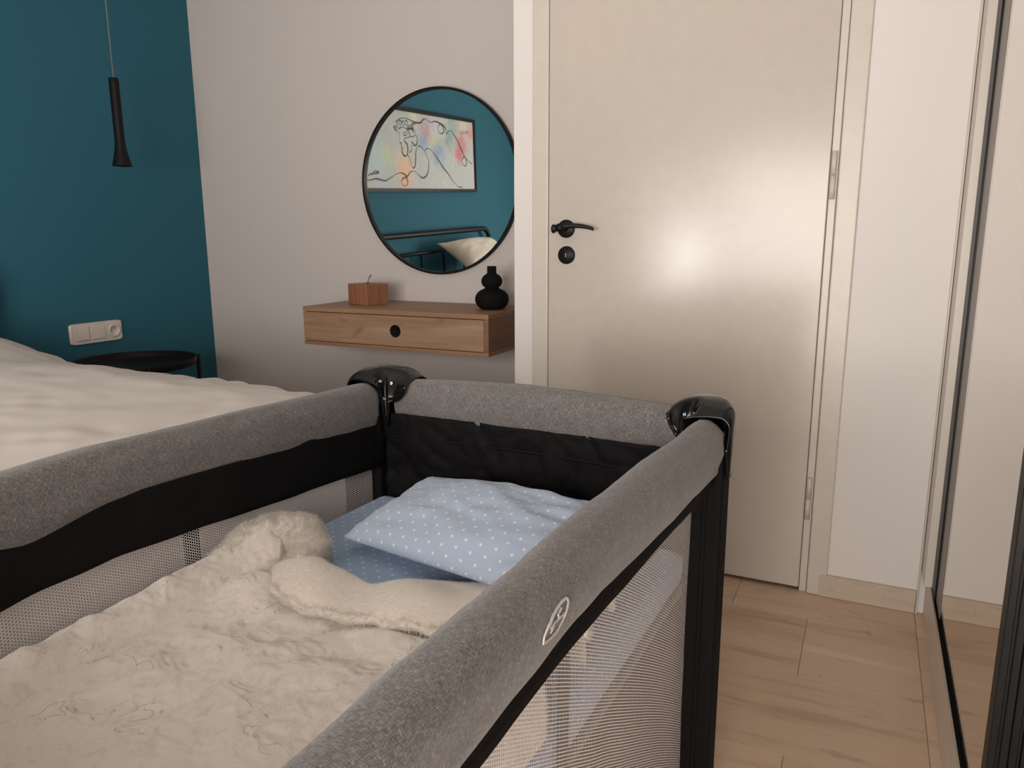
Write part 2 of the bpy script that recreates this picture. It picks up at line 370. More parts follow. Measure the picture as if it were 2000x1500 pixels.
EMBLEM = [[[[0.7163,0.0048],[0.7164,0.0101],[0.716,0.0158],[0.7148,0.0197],[0.7128,0.023],[0.7109,0.0265],[0.7089,0.0298],[0.7067,0.0329],[0.7033,0.0341],[0.701,0.0368],[0.6983,0.0398],[0.6949,0.0415],[0.6917,0.0433],[0.6888,0.045],[0.6852,0.047],[0.682,0.0483],[0.6788,0.0496],[0.6751,0.05],[0.6711,0.0483],[0.667,0.0464],[0.6649,0.0363],[0.6657,0.0295],[0.668,0.0249],[0.67,0.0207],[0.672,0.017],[0.6733,0.0122],[0.6748,0.0079],[0.6762,0.005],[0.6785,0.0032],[0.6807,0.0012],[0.6836,0.0],[0.6861,-0.0014],[0.689,-0.0023],[0.692,-0.0027],[0.6961,-0.0016],[0.6998,-0.0016],[0.7037,-0.0002],[0.7072,0.0002],[0.7117,0.0016]],0.0013,True],[[[0.7068,0.0228],[0.7028,0.0229],[0.6988,0.023],[0.694,0.0224],[0.6891,0.0201],[0.6849,0.0196],[0.6793,0.0168],[0.675,0.0164]],0.001,False],[[[0.6803,0.0373],[0.6818,0.0363],[0.6836,0.0358],[0.6852,0.0338],[0.6871,0.0334],[0.689,0.033],[0.6881,0.0274],[0.6878,0.0226]],0.001,False],[[[0.697,0.0183],[0.698,0.017],[0.699,0.0161],[0.7,0.014],[0.701,0.0131],[0.7011,0.0105],[0.7024,0.0101],[0.7031,0.0085]],0.001,False]]

# ------------------------------------------------------------------ the room
XL, YB, YD, XD, ZC = -2.877, 2.65, 2.206, -1.042, 2.62   # teal wall, mirror wall, door wall, its corner, ceiling
XR, YR = 0.86, -1.4
S = dict(kind='structure')
floor = box('floor', XL-.1, XR+.1, YR-.15, YB+.1, -.06, -.006, M['grout']); tag(floor, **S)
# stone tiles in courses 0.305 deep; a narrow border course follows the wardrobe
tile_cache = {}
def tile(name, x0, x1, y0, y1, z0, z1, mat, parent):
    key = (round(x1-x0, 4), round(y1-y0, 4), round(z1-z0, 4), mat.name)
    c = Vector(((x0+x1)/2, (y0+y1)/2, (z0+z1)/2))
    if key not in tile_cache:
        bm = bmesh.new(); a, b, h = (x1-x0)/2, (y1-y0)/2, (z1-z0)/2
        add_box(bm, -a, a, -b, b, -h, h, .0007, 1)
        me = bpy.data.meshes.new(name); bm.to_mesh(me); bm.free(); me.materials.append(mat); tile_cache[key] = me
    o = bpy.data.objects.new(name, tile_cache[key]); COL.objects.link(o); o.parent = parent; o.location = c-wloc(parent)
    return o
G = .0004
row_y = [1.435+.305*k for k in range(-16, 5)]
for k, y0 in enumerate(row_y):
    y1 = y0+.305
    if y0 < YR or y0 > YB-.02: continue
    y1 = min(y1, YB)
    off = -.083 if k % 2 else .182-.0
    edges = [.182]
    x = (-.083 if k % 2 else -.283)
    while x > XL: edges.append(x); x -= .61
    edges.append(XL)
    for b, a in zip(edges[:-1], edges[1:]):
        if b-a < .01: continue
        tile('tile', a+G, b-G, y0+G, y1-G, -.012, 0, M['stone'], floor)
    if y0 < YD: tile('tile', .182+G, .83, y0+G, min(y1, YD)-G, -.012, 0, M['stone'], floor)

wl = box('wall_left', XL-.12, XL, YR-.12, YB+.12, -.05, ZC+.1, M['teal']); tag(wl, **S)
wb = box('wall_back', XL, XD+.02, YB, YB+.12, -.05, ZC+.1, M['grey_wall']); tag(wb, **S)
wr = box('wall_right', XR, XR+.12, YR-.12, YB+.12, -.05, ZC+.1, M['white_wall']); tag(wr, **S)
ce = box('ceiling', XL-.12, XR+.12, YR-.12, YB+.12, ZC, ZC+.1, M['ceiling']); tag(ce, **S)
# door wall: stands forward of the mirror wall, with the door opening in it
DX0, DX1, DZ = -.976, -.046, 2.08
bm = bmesh.new()
add_box(bm, XD, DX0+.004, YD, YB+.12, -.05, ZC+.05)
add_box(bm, DX1-.004, XR+.01, YD, YB+.12, -.05, ZC+.05)
add_box(bm, DX0, DX1, YD+.001, YB+.12, DZ-.004, ZC+.05)
add_box(bm, DX0-.02, DX1+.02, YD+.11, YB+.12, -.05, ZC+.05)  # unseen slab added behind the door to stop light leaking round it
wf = from_bm('wall_far', bm, M['white_wall']); tag(wf, **S)
# rear wall with the window opening
WX0, WX1, WZ0, WZ1 = -1.72, .46, .06, 1.75
bm = bmesh.new()
add_box(bm, XL-.05, WX0, YR-.14, YR, -.05, ZC+.05); add_box(bm, WX1, XR+.05, YR-.14, YR, -.05, ZC+.05)
add_box(bm, WX0, WX1, YR-.14, YR, -.05, WZ0); add_box(bm, WX0, WX1, YR-.14, YR, WZ1, ZC+.05)
wn = from_bm('wall_near', bm, M['white_wall']); tag(wn, **S)
win = empty('window_1', (-.53, YR-.07, 1.0), kind='structure')
bm = bmesh.new()
for a, b, c, d in ((WX0, WX1, WZ0, WZ0+.04), (WX0, WX1, WZ1-.04, WZ1), (WX0, WX0+.04, WZ0+.04, WZ1-.04), (WX1-.04, WX1, WZ0+.04, WZ1-.04), (-1.01, -.97, WZ0+.04, WZ1-.04), (-.10, -.06, WZ0+.04, WZ1-.04)):
    add_box(bm, a, b, YR-.11, YR-.05, c, d, .004, 1)
from_bm('window_frame', bm, M['white_plastic'], win)
g = NT('window_glass'); g.set(Base_Color=(1, 1, 1), Roughness=0.0); g.b.inputs['Transmission Weight'].default_value = 1.0; g.b.inputs['IOR'].default_value = 1.02
for a, b in ((WX0+.04, -1.01), (-.97, -.10), (-.06, WX1-.04)):
    box('window_pane', a, b, YR-.084, YR-.078, WZ0+.04, WZ1-.04, g.m, win)

# baseboards of stone
bbf = empty('baseboard_far', (.06, YD, 0), kind='structure')
tile('tile', -.066, .181, YD-.013, YD-.0005, .0005, .065, M['stone_base'], bbf)
bbb = empty('baseboard_back', (-2, YB, 0), kind='structure')
for k in range(3):
    tile('tile', XL+.012+.607*k+.0005, XL+.012+.607*(k+1)-.0005, YB-.013, YB-.0005, .0005, .065, M['stone_base'], bbb)
bbl = empty('baseboard_left', (XL, 1, 0), kind='structure')
for k in range(9):
    tile('tile', XL+.0005, XL+.012, YR+.449*k+.0005, YR+.449*(k+1)-.0005, .0005, .065, M['stone_base'], bbl)
# white corner strip where the far wall meets the wardrobe
tr = box('trim_1', .1825, .187, YD-.016, YD, 0, ZC, M['casing'], bev=.0015, seg=2); tag(tr, **S)

# ------------------------------------------------------------------ door
dr = empty('door_1', (-.51, YD, 0), kind='structure')
LX0, LX1 = -.921, -.121
box('door_leaf', LX0, LX1, YD-.006, YD+.036, .012, 2.035, M['lacquer'], dr, .0025, 2)
bm = bmesh.new()
for a, b in ((DX0, LX0-.003), (LX1+.003, DX1)):
    pass
add_box(bm, DX0, LX0-.0010, YD-.009, YD+.1, .0, DZ, .004, 3)
add_box(bm, LX1+.022, DX1, YD-.010, YD+.1, .0, DZ, .004, 3)
add_box(bm, LX1+.0010, LX1+.021, YD-.004, YD+.1, .0, DZ-.04, .003, 3)
add_box(bm, DX0, DX1, YD-.010, YD+.1, 2.039, DZ, .004, 3)
from_bm('door_frame', bm, M['casing'], dr)
for z0 in (.228, 1.12, 1.80):
    hg = tube('hinge', [(LX1+.0095, YD-.011, z0), (LX1+.0095, YD-.011, z0+.0605)], .0068, M['casing'], dr, 14)
    tube('hinge_pin', [(LX1+.0095, YD-.011, z0+.0620), (LX1+.0095, YD-.011, z0+.122)], .0068, M['casing'], hg, 14)
# lever handle: rosette, neck and curved lever
HX, HZ = -.861, 1.052
lathe('rosette', [(0, 0), (.0275, 0), (.0275, -.006), (.0255, -.0085), (0, -.009)], (HX, YD-.006, HZ-.003), M['black_handle'], dr, 40, 'y')
lv = [(-.0315, -.060, -.004), (-.016, -.062, -.002), (.006, -.060, .003), (.030, -.056, .006), (.060, -.052, .0045), (.085, -.05, .000), (.1, -.049, -.005)]
pts = spl(lv, 44)
bm = bmesh.new(); prev = None
for i, p in enumerate(pts):
    t = i/43
    hh = .0100*(1-t)+.0050*t + .0045*math.exp(-((t-.08)/.09)**2); ww = .008*(1-t)+.004*t+.004*math.exp(-((t-.08)/.09)**2)
    if t < .09: q_ = math.sqrt(max(.02, 1-(1-t/.09)**2)); hh *= q_; ww *= q_
    ring = [bm.verts.new((HX+p[0], YD+p[1]+.006+ww*math.cos(a), HZ+p[2]+hh*math.sin(a))) for a in np.linspace(0, 2*PI, 14, endpoint=False)]
    if prev:
        for k in range(14): bm.faces.new((prev[k], prev[(k+1) % 14], ring[(k+1) % 14], ring[k]))
    else: bm.faces.new(ring[::-1])
    prev = ring
bm.faces.new(prev)
lever = from_bm('lever', bm, M['black_handle'], dr, True)
lathe('neck', [(0, 0), (.0105, 0), (.0095, -.03), (.0125, -.052), (0, -.056)], (HX-.002, YD-.012, HZ), M['black_handle'], dr, 24, 'y')
es = lathe('escutcheon', [(0, 0), (.0275, 0), (.0275, -.005), (.0258, -.0075), (0, -.008)], (HX+.0015, YD-.006, .969), M['black_handle'], dr, 40, 'y')
bm = bmesh.new()
add_box(bm, HX-.0005, HX+.0027, YD-.0152, YD-.0138, .9635, .975, .0006, 1)
from_bm('key_slot', bm, M['steel'], es)

# ------------------------------------------------------------------ wardrobe along the right
wd = empty('wardrobe', (.5, 1.0, 0), 'built-in sliding wardrobe with black framed mirror doors along the right wall', 'wardrobe')
WY0 = -.92
box('side_filler', .1885, .232, 2.098, YD-.0005, .1245, ZC-.002, M['wardrobe_white'], wd, .001, 1)
bm = bmesh.new()
add_box(bm, .2025, .2060, WY0, YD-.0005, .0005, .124, .0012, 2)
from_bm('plinth', bm, M['plinth'], wd)
bm = bmesh.new()
add_box(bm, .2062, .262, WY0, YD-.002, .02, .112, .0005, 1)
from_bm('track', bm, M['frame_black'], wd)
box('lip', .2027, .2060, WY0, 2.10, .1243, .1270, M['alu'], wd)
bm = bmesh.new()
add_box(bm, .27, .84, 2.18, YD-.001, .0, ZC-.01); add_box(bm, .27, .84, WY0, WY0+.03, 0, ZC-.01); add_box(bm, .82, .84, WY0+.03, 2.18, 0, ZC-.01)
from_bm('carcass', bm, M['wardrobe_white'], wd)
box('top_rail', .196, .262, WY0, YD-.002, 2.45, 2.5, M['frame_black'], wd)
box('top_panel', .19, .26, WY0, YD-.002, 2.502, ZC-.002, M['wardrobe_white'], wd)
def sliding(y0, y1, xm, dep, face, inset=0.0, near=True):
    """door from y0 to y1: mirror pane at xm, black stiles standing dep in front of it, dull inset strip beside them"""
    d = empty('sliding_door', (xm, (y0+y1)/2, 1.2))
    d.parent = wd; d.location -= wd.location
    xo = xm-dep
    box('mirror_pane', xm, xm+.004, y0+.004, y1-.004, .1275, 2.445, M['wmirror'], d)
    for ya, yb, sg in ((y0, y0+face, 1), (y1-face, y1, -1)):
        if sg > 0 and not near: continue     # the near edge slides behind the next door
        bm = bmesh.new()
        if dep > .01:
            add_box(bm, xo, xo+dep*.42, ya, yb, .1275, 2.445, .0012, 2)
            add_box(bm, xo+dep*.42, xo+dep*.58, ya+.004, yb-.004, .1275, 2.445)
            add_box(bm, xo+dep*.58, xm-.0002, ya, yb, .1275, 2.445, .0012, 2)
        else: add_box(bm, xo, xm-.0002, ya, yb, .1275, 2.445, .001, 2)
        st = from_bm('stile', bm, M['frame_black'], d)
        if inset:
            a, b = (yb, yb+inset) if sg > 0 else (ya-inset, ya)
            box('inset_strip', xm-.0012, xm-.0002, a+.0005, b-.0005, .1275, 2.445, M['taupe'], d)
    return d
M['taupe'] = plain('taupe_profile', (.20, .17, .15), .4)
sliding(1.15, 2.095, .2125, .0055, .075, .10, False)
sliding(.12, 1.146, .2230, .0240, .034)
sliding(-.90, .115, .2175, .0045, .035, .085)

# ------------------------------------------------------------------ round mirror on the mirror wall
TL = math.radians(1.35)
mc = Vector((-1.577, 2.632, 1.234)); mr = .352
rm = empty('round_mirror', mc, 'round wall mirror with thin black rim above the oak drawer', 'mirror')
def tilt(p):   # top leans out from the wall
    x, y, z = p; return (mc.x+x, mc.y+y*math.cos(TL)-z*math.sin(TL), mc.z+z*math.cos(TL)+y*math.sin(TL))
bm = bmesh.new()
vs = [bm.verts.new(tilt((mr*math.cos(a), 0, mr*math.sin(a)))) for a in np.linspace(0, 2*PI, 128, endpoint=False)]
bm.faces.new(vs)
from_bm('mirror_glass', bm, M['mirror'], rm)
prof = [(mr-.003, -.012), (mr+.005, -.012), (mr+.006, -.010), (mr+.006, .006), (mr-.003, .006), (mr-.003, .001)]
P = [[tilt((r*math.cos(a), y, r*math.sin(a))) for r, y in prof] for a in np.linspace(0, 2*PI, 129)]
o = grid('rim', P, M['black_metal'], rm, closev=True); autosmooth(o, 30)
bm = bmesh.new()
for a in range(1):
    vs1 = [bm.verts.new(tilt(((mr-.002)*math.cos(a), .007, (mr-.002)*math.sin(a)))) for a in np.linspace(0, 2*PI, 64, endpoint=False)]
    bm.faces.new(vs1)
from_bm('backing', bm, M['black_metal'], rm)

# ------------------------------------------------------------------ floating drawer
SX0, SX1, SY0, SY1, SZ0, SZ1 = -1.995, -1.180, 2.285, YB-.0005, .614, .762
sh = empty('floating_drawer', (-1.58, 2.46, SZ0), 'wall mounted oak drawer shelf with one round black finger hole', 'drawer')
T = .018
box('top_board', SX0, SX1, SY0, SY1, SZ1-T, SZ1, M['oak_top'], sh, .0008, 1)
box('bottom_board', SX0, SX1, SY0, SY1, SZ0, SZ0+.014, M['oak_top'], sh, .0008, 1)
box('side_board', SX0+.0005, SX0+T, SY0+.019, SY1, SZ0+.0145, SZ1-T-.0005, M['oak_side'], sh)
box('side_board', SX1-T, SX1-.0005, SY0+.001, SY1, SZ0+.0145, SZ1-T-.0005, M['oak_side'], sh)
box('back_board', SX0+T+.001, SX1-T-.001, SY1-.02, SY1-.004, SZ0+.0145, SZ1-T-.0005, M['black_matte'], sh)
# drawer front with a real round hole
fx0, fx1, fz0, fz1 = SX0+.001, SX1-T-.001, SZ0+.0165, SZ1-T-.0025
hx, hz, hr = -1.566, .5*(fz0+fz1), .0215
bm = bmesh.new()
n = 48
angs = [2*PI*k/n for k in range(n)]
def outer(a):
    dx, dz = math.cos(a), math.sin(a)
    s = min(((fx1-hx) if dx > 0 else (hx-fx0))/max(abs(dx), 1e-9), ((fz1-hz) if dz > 0 else (hz-fz0))/max(abs(dz), 1e-9))
    return hx+dx*s, hz+dz*s
corner = [math.atan2(z-hz, x-hx) % (2*PI) for x in (fx0, fx1) for z in (fz0, fz1)]
angs = sorted(set(angs) | set(corner)); n = len(angs)
L = {}
for y in (SY0+.0005, SY0+.0175):
    L[y] = ([bm.verts.new((hx+hr*math.cos(a), y, hz+hr*math.sin(a))) for a in angs], [bm.verts.new((outer(a)[0], y, outer(a)[1])) for a in angs])
ya, yb = sorted(L)
for k in range(n):
    k2 = (k+1) % n
    for y in L: bm.faces.new((L[y][0][k], L[y][0][k2], L[y][1][k2], L[y][1][k]))
    for q in (0, 1): bm.faces.new((L[ya][q][k], L[ya][q][k2], L[yb][q][k2], L[yb][q][k]))
df = from_bm('drawer_front', bm, M['oak'], sh)
lathe('finger_hole_ring', [(hr-.0025, .001), (hr-.0022, -.002), (hr+.0005, -.0022), (hr+.0018, -.0008), (hr+.0018, .0004)], (hx, SY0+.0005, hz), M['black_matte'], df, 48, 'y')
box('drawer_box', fx0+.02, fx1-.02, SY0+.022, SY1-.03, fz0+.002, fz1-.012, M['black_matte'], df)

# block of reddish wood with a wire loop (photo holder)
bk = empty('wooden_photo_block', (-1.86, 2.47, SZ1), 'reddish wooden cube photo holder with a wire loop, on the oak drawer', 'photo holder')
def rot(cx, cy, a):
    c, s = math.cos(a), math.sin(a)
    return lambda x, y, z: (cx+x*c-y*s, cy+x*s+y*c, z)
bx, by = -1.815, 2.468
box('block', -.062, .062, -.052, .052, SZ1+.0002, SZ1+.082, M['cedar'], bk, .002, 2, rot(bx, by, math.radians(-17)))
lathe('wire_socket', [(0, 0), (.009, 0), (.008, .0015), (0, .002)], (bx, by, SZ1+.082), M['black_matte'], bk, 20)
wp = [(0, 0, .083), (.002, 0, .092), (.008, 0, .103), (.0125, 0, .112), (.0175, 0, .117), (.0185, 0, .1115), (.014, 0, .1085), (.010, 0, .108), (.004, 0, .0965)]
tube('wire_loop', [(bx+p[0], by+p[1], SZ1+p[2]) for p in spl(wp, 40)], .0011, M['black_metal'], bk, 8)

# double gourd vase
vs_ = empty('gourd_vase', (-1.262, 2.475, SZ1), 'matte black double gourd vase standing at the right end of oak drawer', 'vase')
pr = [(0, 0), (.036, 0), (.042, .002), (.054, .012), (.0615, .027), (.0625, .040), (.058, .054), (.047, .066), (.034, .073), (.0265, .077), (.0275, .081), (.034, .087), (.0385, .098), (.0375, .110), (.031, .121), (.0215, .128), (.0172, .131), (.0168, .155), (.0168, .157), (.0145, .157), (.0142, .135), (0, .133)]
P = spl([(a, b) for a, b in pr[1:16]], 60).tolist()
lathe('body', [(0, 0)]+P+pr[16:], (-1.262, 2.475, SZ1+.0002), M['black_matte'], vs_, 56)

# ------------------------------------------------------------------ switch plate
swp = empty('switch_plate', (XL, 2.034, .645), 'white wall plate with two rocker switches and a socket on the teal wall', 'switch')
P = []
def splate(d, inset):
    out = []
    for y, z in ((1.921, .603), (2.147, .603), (2.151, .645), (2.147, .687), (1.921, .687), (1.917, .645)): out.append((y, z))
    return out
bm = bmesh.new()
prof_o = []
def ring_pts(s, x):
    pts = []
    for k in range(64):
        a = 2*PI*k/64; c_, s_ = math.cos(a), math.sin(a)
        y = 2.034+math.copysign(abs(c_)**.18, c_)*(.1135*s-.0035*(1-abs(s_))*0)+.003*c_
        z = .645+math.copysign(abs(s_)**.16, s_)*(.0425*s)
        pts.append(bm.verts.new((x, y, z)))
    return pts
R0, R1, R2 = ring_pts(1, XL+.0003), ring_pts(1, XL+.007), ring_pts(.965, XL+.0105)
for A, B in ((R0, R1), (R1, R2)):
    for k in range(64): bm.faces.new((A[k], A[(k+1) % 64], B[(k+1) % 64], B[k]))
bm.faces.new(R2)
autosmooth(from_bm('plate', bm, M['white_plastic'], swp), 40)
for yc in (1.969, 2.041):
    r = box('rocker_surround', XL+.0102, XL+.0122, yc-.031, yc+.031, .616, .674, M['white_plastic'], swp, .0008, 1)
    bm = bmesh.new(); add_box(bm, XL+.0123, XL+.0165, yc-.026, yc+.026, .6195, .6705, .0012, 2)
    for v in bm.verts:
        if v.co.x > XL+.014: v.co.x -= .0032*max(0, (v.co.z-.6195)/.051)
    from_bm('rocker', bm, M['white_plastic'], swp)
sk = lathe('socket', [(.0285, 0), (.0285, .003), (.0235, .0035), (.0205, .003), (.0195, -.0006), (0, -.0006)], (XL+.0108, 2.112, .645), M['white_plastic'], swp, 40, 'x')
lathe('socket_pin', [(0, 0), (.0024, 0), (.0024, .006), (0, .0075)], (XL+.0102, 2.112, .655), M['steel'], sk, 12, 'x')
for dz in (-.0095, .0095):
    lathe('socket_hole', [(0, 0), (.0026, 0), (.0026, .0004), (0, .0004)], (XL+.0102, 2.112+dz, .6425), M['black_matte'], sk, 12, 'x')

# ------------------------------------------------------------------ pendant lamps
def pendant(x, y, label, zb=1.297):
    p = empty('pendant_lamp', (x, y, zb), label, 'pendant lamp')
    lathe('shade', [(.0, .318), (.016, .318), (.0178, .316), (.018, .3), (.018, .095), (.0185, .085), (.0215, .06), (.028, .03), (.0355, .002), (.036, 0), (.0345, .0), (.027, .03), (.016, .07), (0, .072)], (x, y, zb), M['black_metal'], p, 36)
    tube('cord', [(x, y, zb+.316), (x, y, ZC-.03)], .0022, M['cord_grey'], p, 8)
    lathe('ceiling_rose', [(0, 0), (.045, 0), (.05, .004), (.05, .026), (0, .026)], (x, y, ZC-.0262), M['black_metal'], p, 32)
    return p
pendant(-2.627, 2.044, 'black flared tube pendant lamp hanging over the round black tray table')

# ------------------------------------------------------------------ tray table
tx, ty, tz, trr = -2.61, 2.0, .555, .225
tb = empty('tray_table', (tx, ty, 0), 'round black metal tray side table in the corner by the bed', 'side table')
lathe('tray', [(0, -.032), (trr-.012, -.032), (trr-.004, -.029), (trr, -.02), (trr+.001, 0), (trr-.001, .001), (trr-.003, -.001), (trr-.005, -.02), (trr-.012, -.0285), (0, -.0285)], (tx, ty, tz), M['black_metal'], tb, 72)
for k in range(4):
    a = math.radians(62+90*k)
    c_, s_ = math.cos(a), math.sin(a); q = (tx+(trr+.012)*c_, ty+(trr+.012)*s_)
    bm = bmesh.new()
    add_tube(bm, [(q[0], q[1], .004), (q[0], q[1], tz-.002)], .0085, 12)
    add_tube(bm, [(q[0], q[1], tz-.036), (tx+(trr-.06)*c_, ty+(trr-.06)*s_, tz-.036)], .0045, 8)
    leg = from_bm('leg', bm, M['black_metal'], tb, True)
    lathe('foot', [(0, 0), (.0095, 0), (.0095, .0035), (0, .004)], (q[0], q[1], .0003), M['rubber'], leg, 14)
bm = bmesh.new()
add_tube(bm, [(tx+(trr+.012)*math.cos(a), ty+(trr+.012)*math.sin(a), .12) for a in np.linspace(0, 2*PI, 48, endpoint=False)], .005, 8, True)
from_bm('leg_ring', bm, M['black_metal'], tb, True)

# unseen globe lamp, added under the ceiling to put a warm glint on the door
lm = empty('added_glint_lamp', (-2.07, -1.2, 2.44), 'unseen small warm globe lamp added near the window wall to make a glint on the door', 'ceiling lamp')
M['bulb'] = emis('warm_lamp_glass', (1.0, .72, .45), 14.0)
lathe('globe', [(.055*math.sin(a), -.055*math.cos(a)) for a in np.linspace(0, PI, 20)], (-2.07, -1.2, 2.44), M['bulb'], lm, 28)
lathe('stem', [(0, 0), (.02, 0), (.02, .09), (.05, .1), (.05, .122), (0, .122)], (-2.07, -1.2, 2.4955), M['black_metal'], lm, 24)

# ------------------------------------------------------------------ framed picture over the bed (seen in the round mirror)
PY0, PY1, PZ0, PZ1 = -.085, 1.53, 1.236, 1.772
pc = empty('framed_picture', (XL, .72, 1.5), 'wide black framed canvas with a line drawn laurelled head, reflected in the round mirror', 'picture')
bm = bmesh.new(); f_ = .022
for a, b, c, d in ((PY0, PY1, PZ0, PZ0+f_), (PY0, PY1, PZ1-f_, PZ1), (PY0, PY0+f_, PZ0+f_, PZ1-f_), (PY1-f_, PY1, PZ0+f_, PZ1-f_)):
    add_box(bm, XL+.0005, XL+.032, a, b, c, d, .001, 1)
from_bm('picture_frame', bm, M['black_metal'], pc)
t = NT('canvas_print'); c = t.n('TexCoord', out=3)
# object coordinates of the canvas: metres from the picture centre
nz = t.noise(c, 14, 3, .6, out=1)
cd = t.n('VectorMath', dict(operation='ADD'), i0=c, i1=t.n('VectorMath', dict(operation='SCALE'), i0=t.n('VectorMath', dict(operation='SUBTRACT'), i0=nz, i1=(.5, .5, .5)), Scale=.09))
col = t.mix(t.noise(cd, 7, 3, .6), (.34, .42, .45), (.56, .53, .47))
for y, z, r, g_, b, s in BLOBS:
    dist = t.n('VectorMath', dict(operation='DISTANCE'), out=1, i0=cd, i1=(0, y-.72, z-1.5))
    col = t.mix(t.n('MapRange', dict(interpolation_type='SMOOTHSTEP'), Value=dist, i1=s*1.9, i2=s*.2, i4=.7), col, (r, g_, b))
col = t.mix(t.math('MULTIPLY', t.n('MapRange', Value=t.noise(t.coord('Object', scale=(1, 1, .45)), 42, 3, .65), i1=.5, i2=.75), .35), col, (.75, .70, .64))
t.set(Base_Color=col, Roughness=.7); M['canvas'] = t.m
for a, b in ((PY0+f_, .7245), (.7257, PY1-f_)):
    bm = bmesh.new(); add_box(bm, XL+.004, XL+.022, a, b, PZ0+f_, PZ1-f_)
    cv = from_bm('canvas', bm, M['canvas'], pc)
    # keep the two canvases' texture origin at the picture centre
M['ink'] = plain('black_ink', (.01, .01, .012), .6)
bm = bmesh.new()
for st in STROKES:
    P = spl(st, max(6, 4*len(st)))
    Lf = sum(math.dist(a, b) for a, b in zip(P[:-1], P[1:]))
    wd_ = .0062 if Lf > .15 else .0042
    add_tube(bm, [(XL+.0222, y, z) for y, z in P], [wd_*(.75+.35*math.sin(3+i*.23)) for i in range(len(P))], 6)
for v in bm.verts: v.co.x = XL+.0222+(v.co.x-XL-.0222)*.12
from_bm('line_drawing', bm, M['ink'], pc)

# ------------------------------------------------------------------ bed
BY0, BY1 = -.225, 1.602
bed = empty('bed', (-1.9, .72, 0), 'double bed with black tubular metal headboard against the teal wall', 'bed')
HXb = XL+.055; R = .115; zt = .955
arc = [(HXb, BY0, 0.01), (HXb, BY0, zt-R)]
arc += [(HXb, BY0+R-R*math.cos(a), zt-R+R*math.sin(a)) for a in np.linspace(.1, PI/2, 10)]
arc += [(HXb, BY1-R+R*math.sin(a), zt-R+R*math.cos(a)) for a in np.linspace(0, PI/2-.1, 10)]
arc += [(HXb, BY1, zt-R), (HXb, BY1, 0.01)]
tube('headboard_frame', arc, .019, M['black_metal'], bed, 16)
tube('headboard_rail', [(HXb, BY0, .825), (HXb, BY1, .825)], .0125, M['black_metal'], bed, 12)
tube('headboard_rail', [(HXb, BY0, .36), (HXb, BY1, .36)], .0125, M['black_metal'], bed, 12)
for k in range(-4, 5):
    y = .815+.30*k
    if BY0+.05 < y < BY1-.05: tube('headboard_bar', [(HXb, y, .36), (HXb, y, .825)], .0075, M['black_metal'], bed, 10)
FX = -1.035
for y in (BY0+.04, BY1-.06): box('side_rail', HXb+.02, FX, y-.012, y+.012, .26, .32, M['black_metal'], bed, .003, 1)
box('foot_rail', FX-.02, FX, BY0+.053, BY1-.073, .26, .32, M['black_metal'], bed, .003, 1)
for y in (BY0+.04, BY1-.06):
    tube('leg', [(FX-.01, y, .005), (FX-.01, y, .26)], .018, M['black_metal'], bed, 14)
box('mattress', HXb+.03, FX-.02, BY0+.03, BY1-.06, .325, .56, M['pillow_white'], bed, .03, 3)
# duvet: one cloth draped over the mattress, hanging at the foot and both sides
xs = np.linspace(-2.81, -.72, 170); ys = np.linspace(-.56, 2.0, 190)
DXF, DYN, DYF = -1.02, -.215, 1.655
Xg, Yg = np.meshgrid(xs, ys, indexing='ij')
ex = np.maximum(Xg-DXF, 0); ey = np.maximum(Yg-DYF, 0); ey2 = np.maximum(DYN-Yg, 0)
hang = np.maximum(np.maximum(ex, ey), ey2)
px = np.minimum(Xg, DXF); py = np.clip(Yg, DYN, DYF)
u_ = np.minimum(np.minimum(DXF-px, (DYF-py)), (py-DYN))
top = .585+.035*(1-np.exp(-np.maximum(u_, 0)/.10))+.012*sm(0, .5, u_)
top += .105*np.exp(-((px+2.68)/.20)**2)*np.exp(-((py-1.38)/.27)**2)+.11*np.exp(-((px+2.62)/.28)**2)*np.exp(-((py-.45)/.42)**2)
top -= .15*sm(-2.36, -2.46, px)*sm(.86, .72, py)
top += .035*np.exp(-((px+2.1)/.5)**2)*sm(1.66, 1.3, py)
top -= .02*sm(-1.75, -1.05, px)
wr_ = .004*sn(px+py*.35, py-px*.5, 3, .22)+.0035*sn(px*.7+py, py*.4-px, 5, .10)+.003*sn(px, py, 8, .05)
wr_ += .004*np.sin((px*6+py*9)+2*sn(px, py, 9, .3))*sn(px, py, 10, .35)*.6
scal = .006*np.sin(px*48+3*sn(px, py, 12, .2))*sm(.12, .0, u_)
Z = top+wr_+scal-np.maximum(hang-.02, 0)-np.minimum(hang, .02)*.5
flare = .02*sm(0, .1, hang)+.012*sn(px*1.0+0*py, py, 14, .09)*sm(.03, .25, hang)
Xf = np.where(ex >= hang-1e-9, px+flare*(ex > 0)+.5*np.minimum(ex, .02), px)
Yf = np.where((ey >= hang-1e-9) & (ey > 0), py+flare+.5*np.minimum(ey, .02), py)
Yf = np.where((ey2 >= hang-1e-9) & (ey2 > 0), py-flare-.5*np.minimum(ey2, .02), Yf)
du = grid('duvet', np.dstack([Xf, Yf, Z]), M['duvet'], None, None, solid=.012, origin=(-1.9, .72, .6))
tag(du, 'white cotton duvet spread over the bed, softly wrinkled', 'duvet')

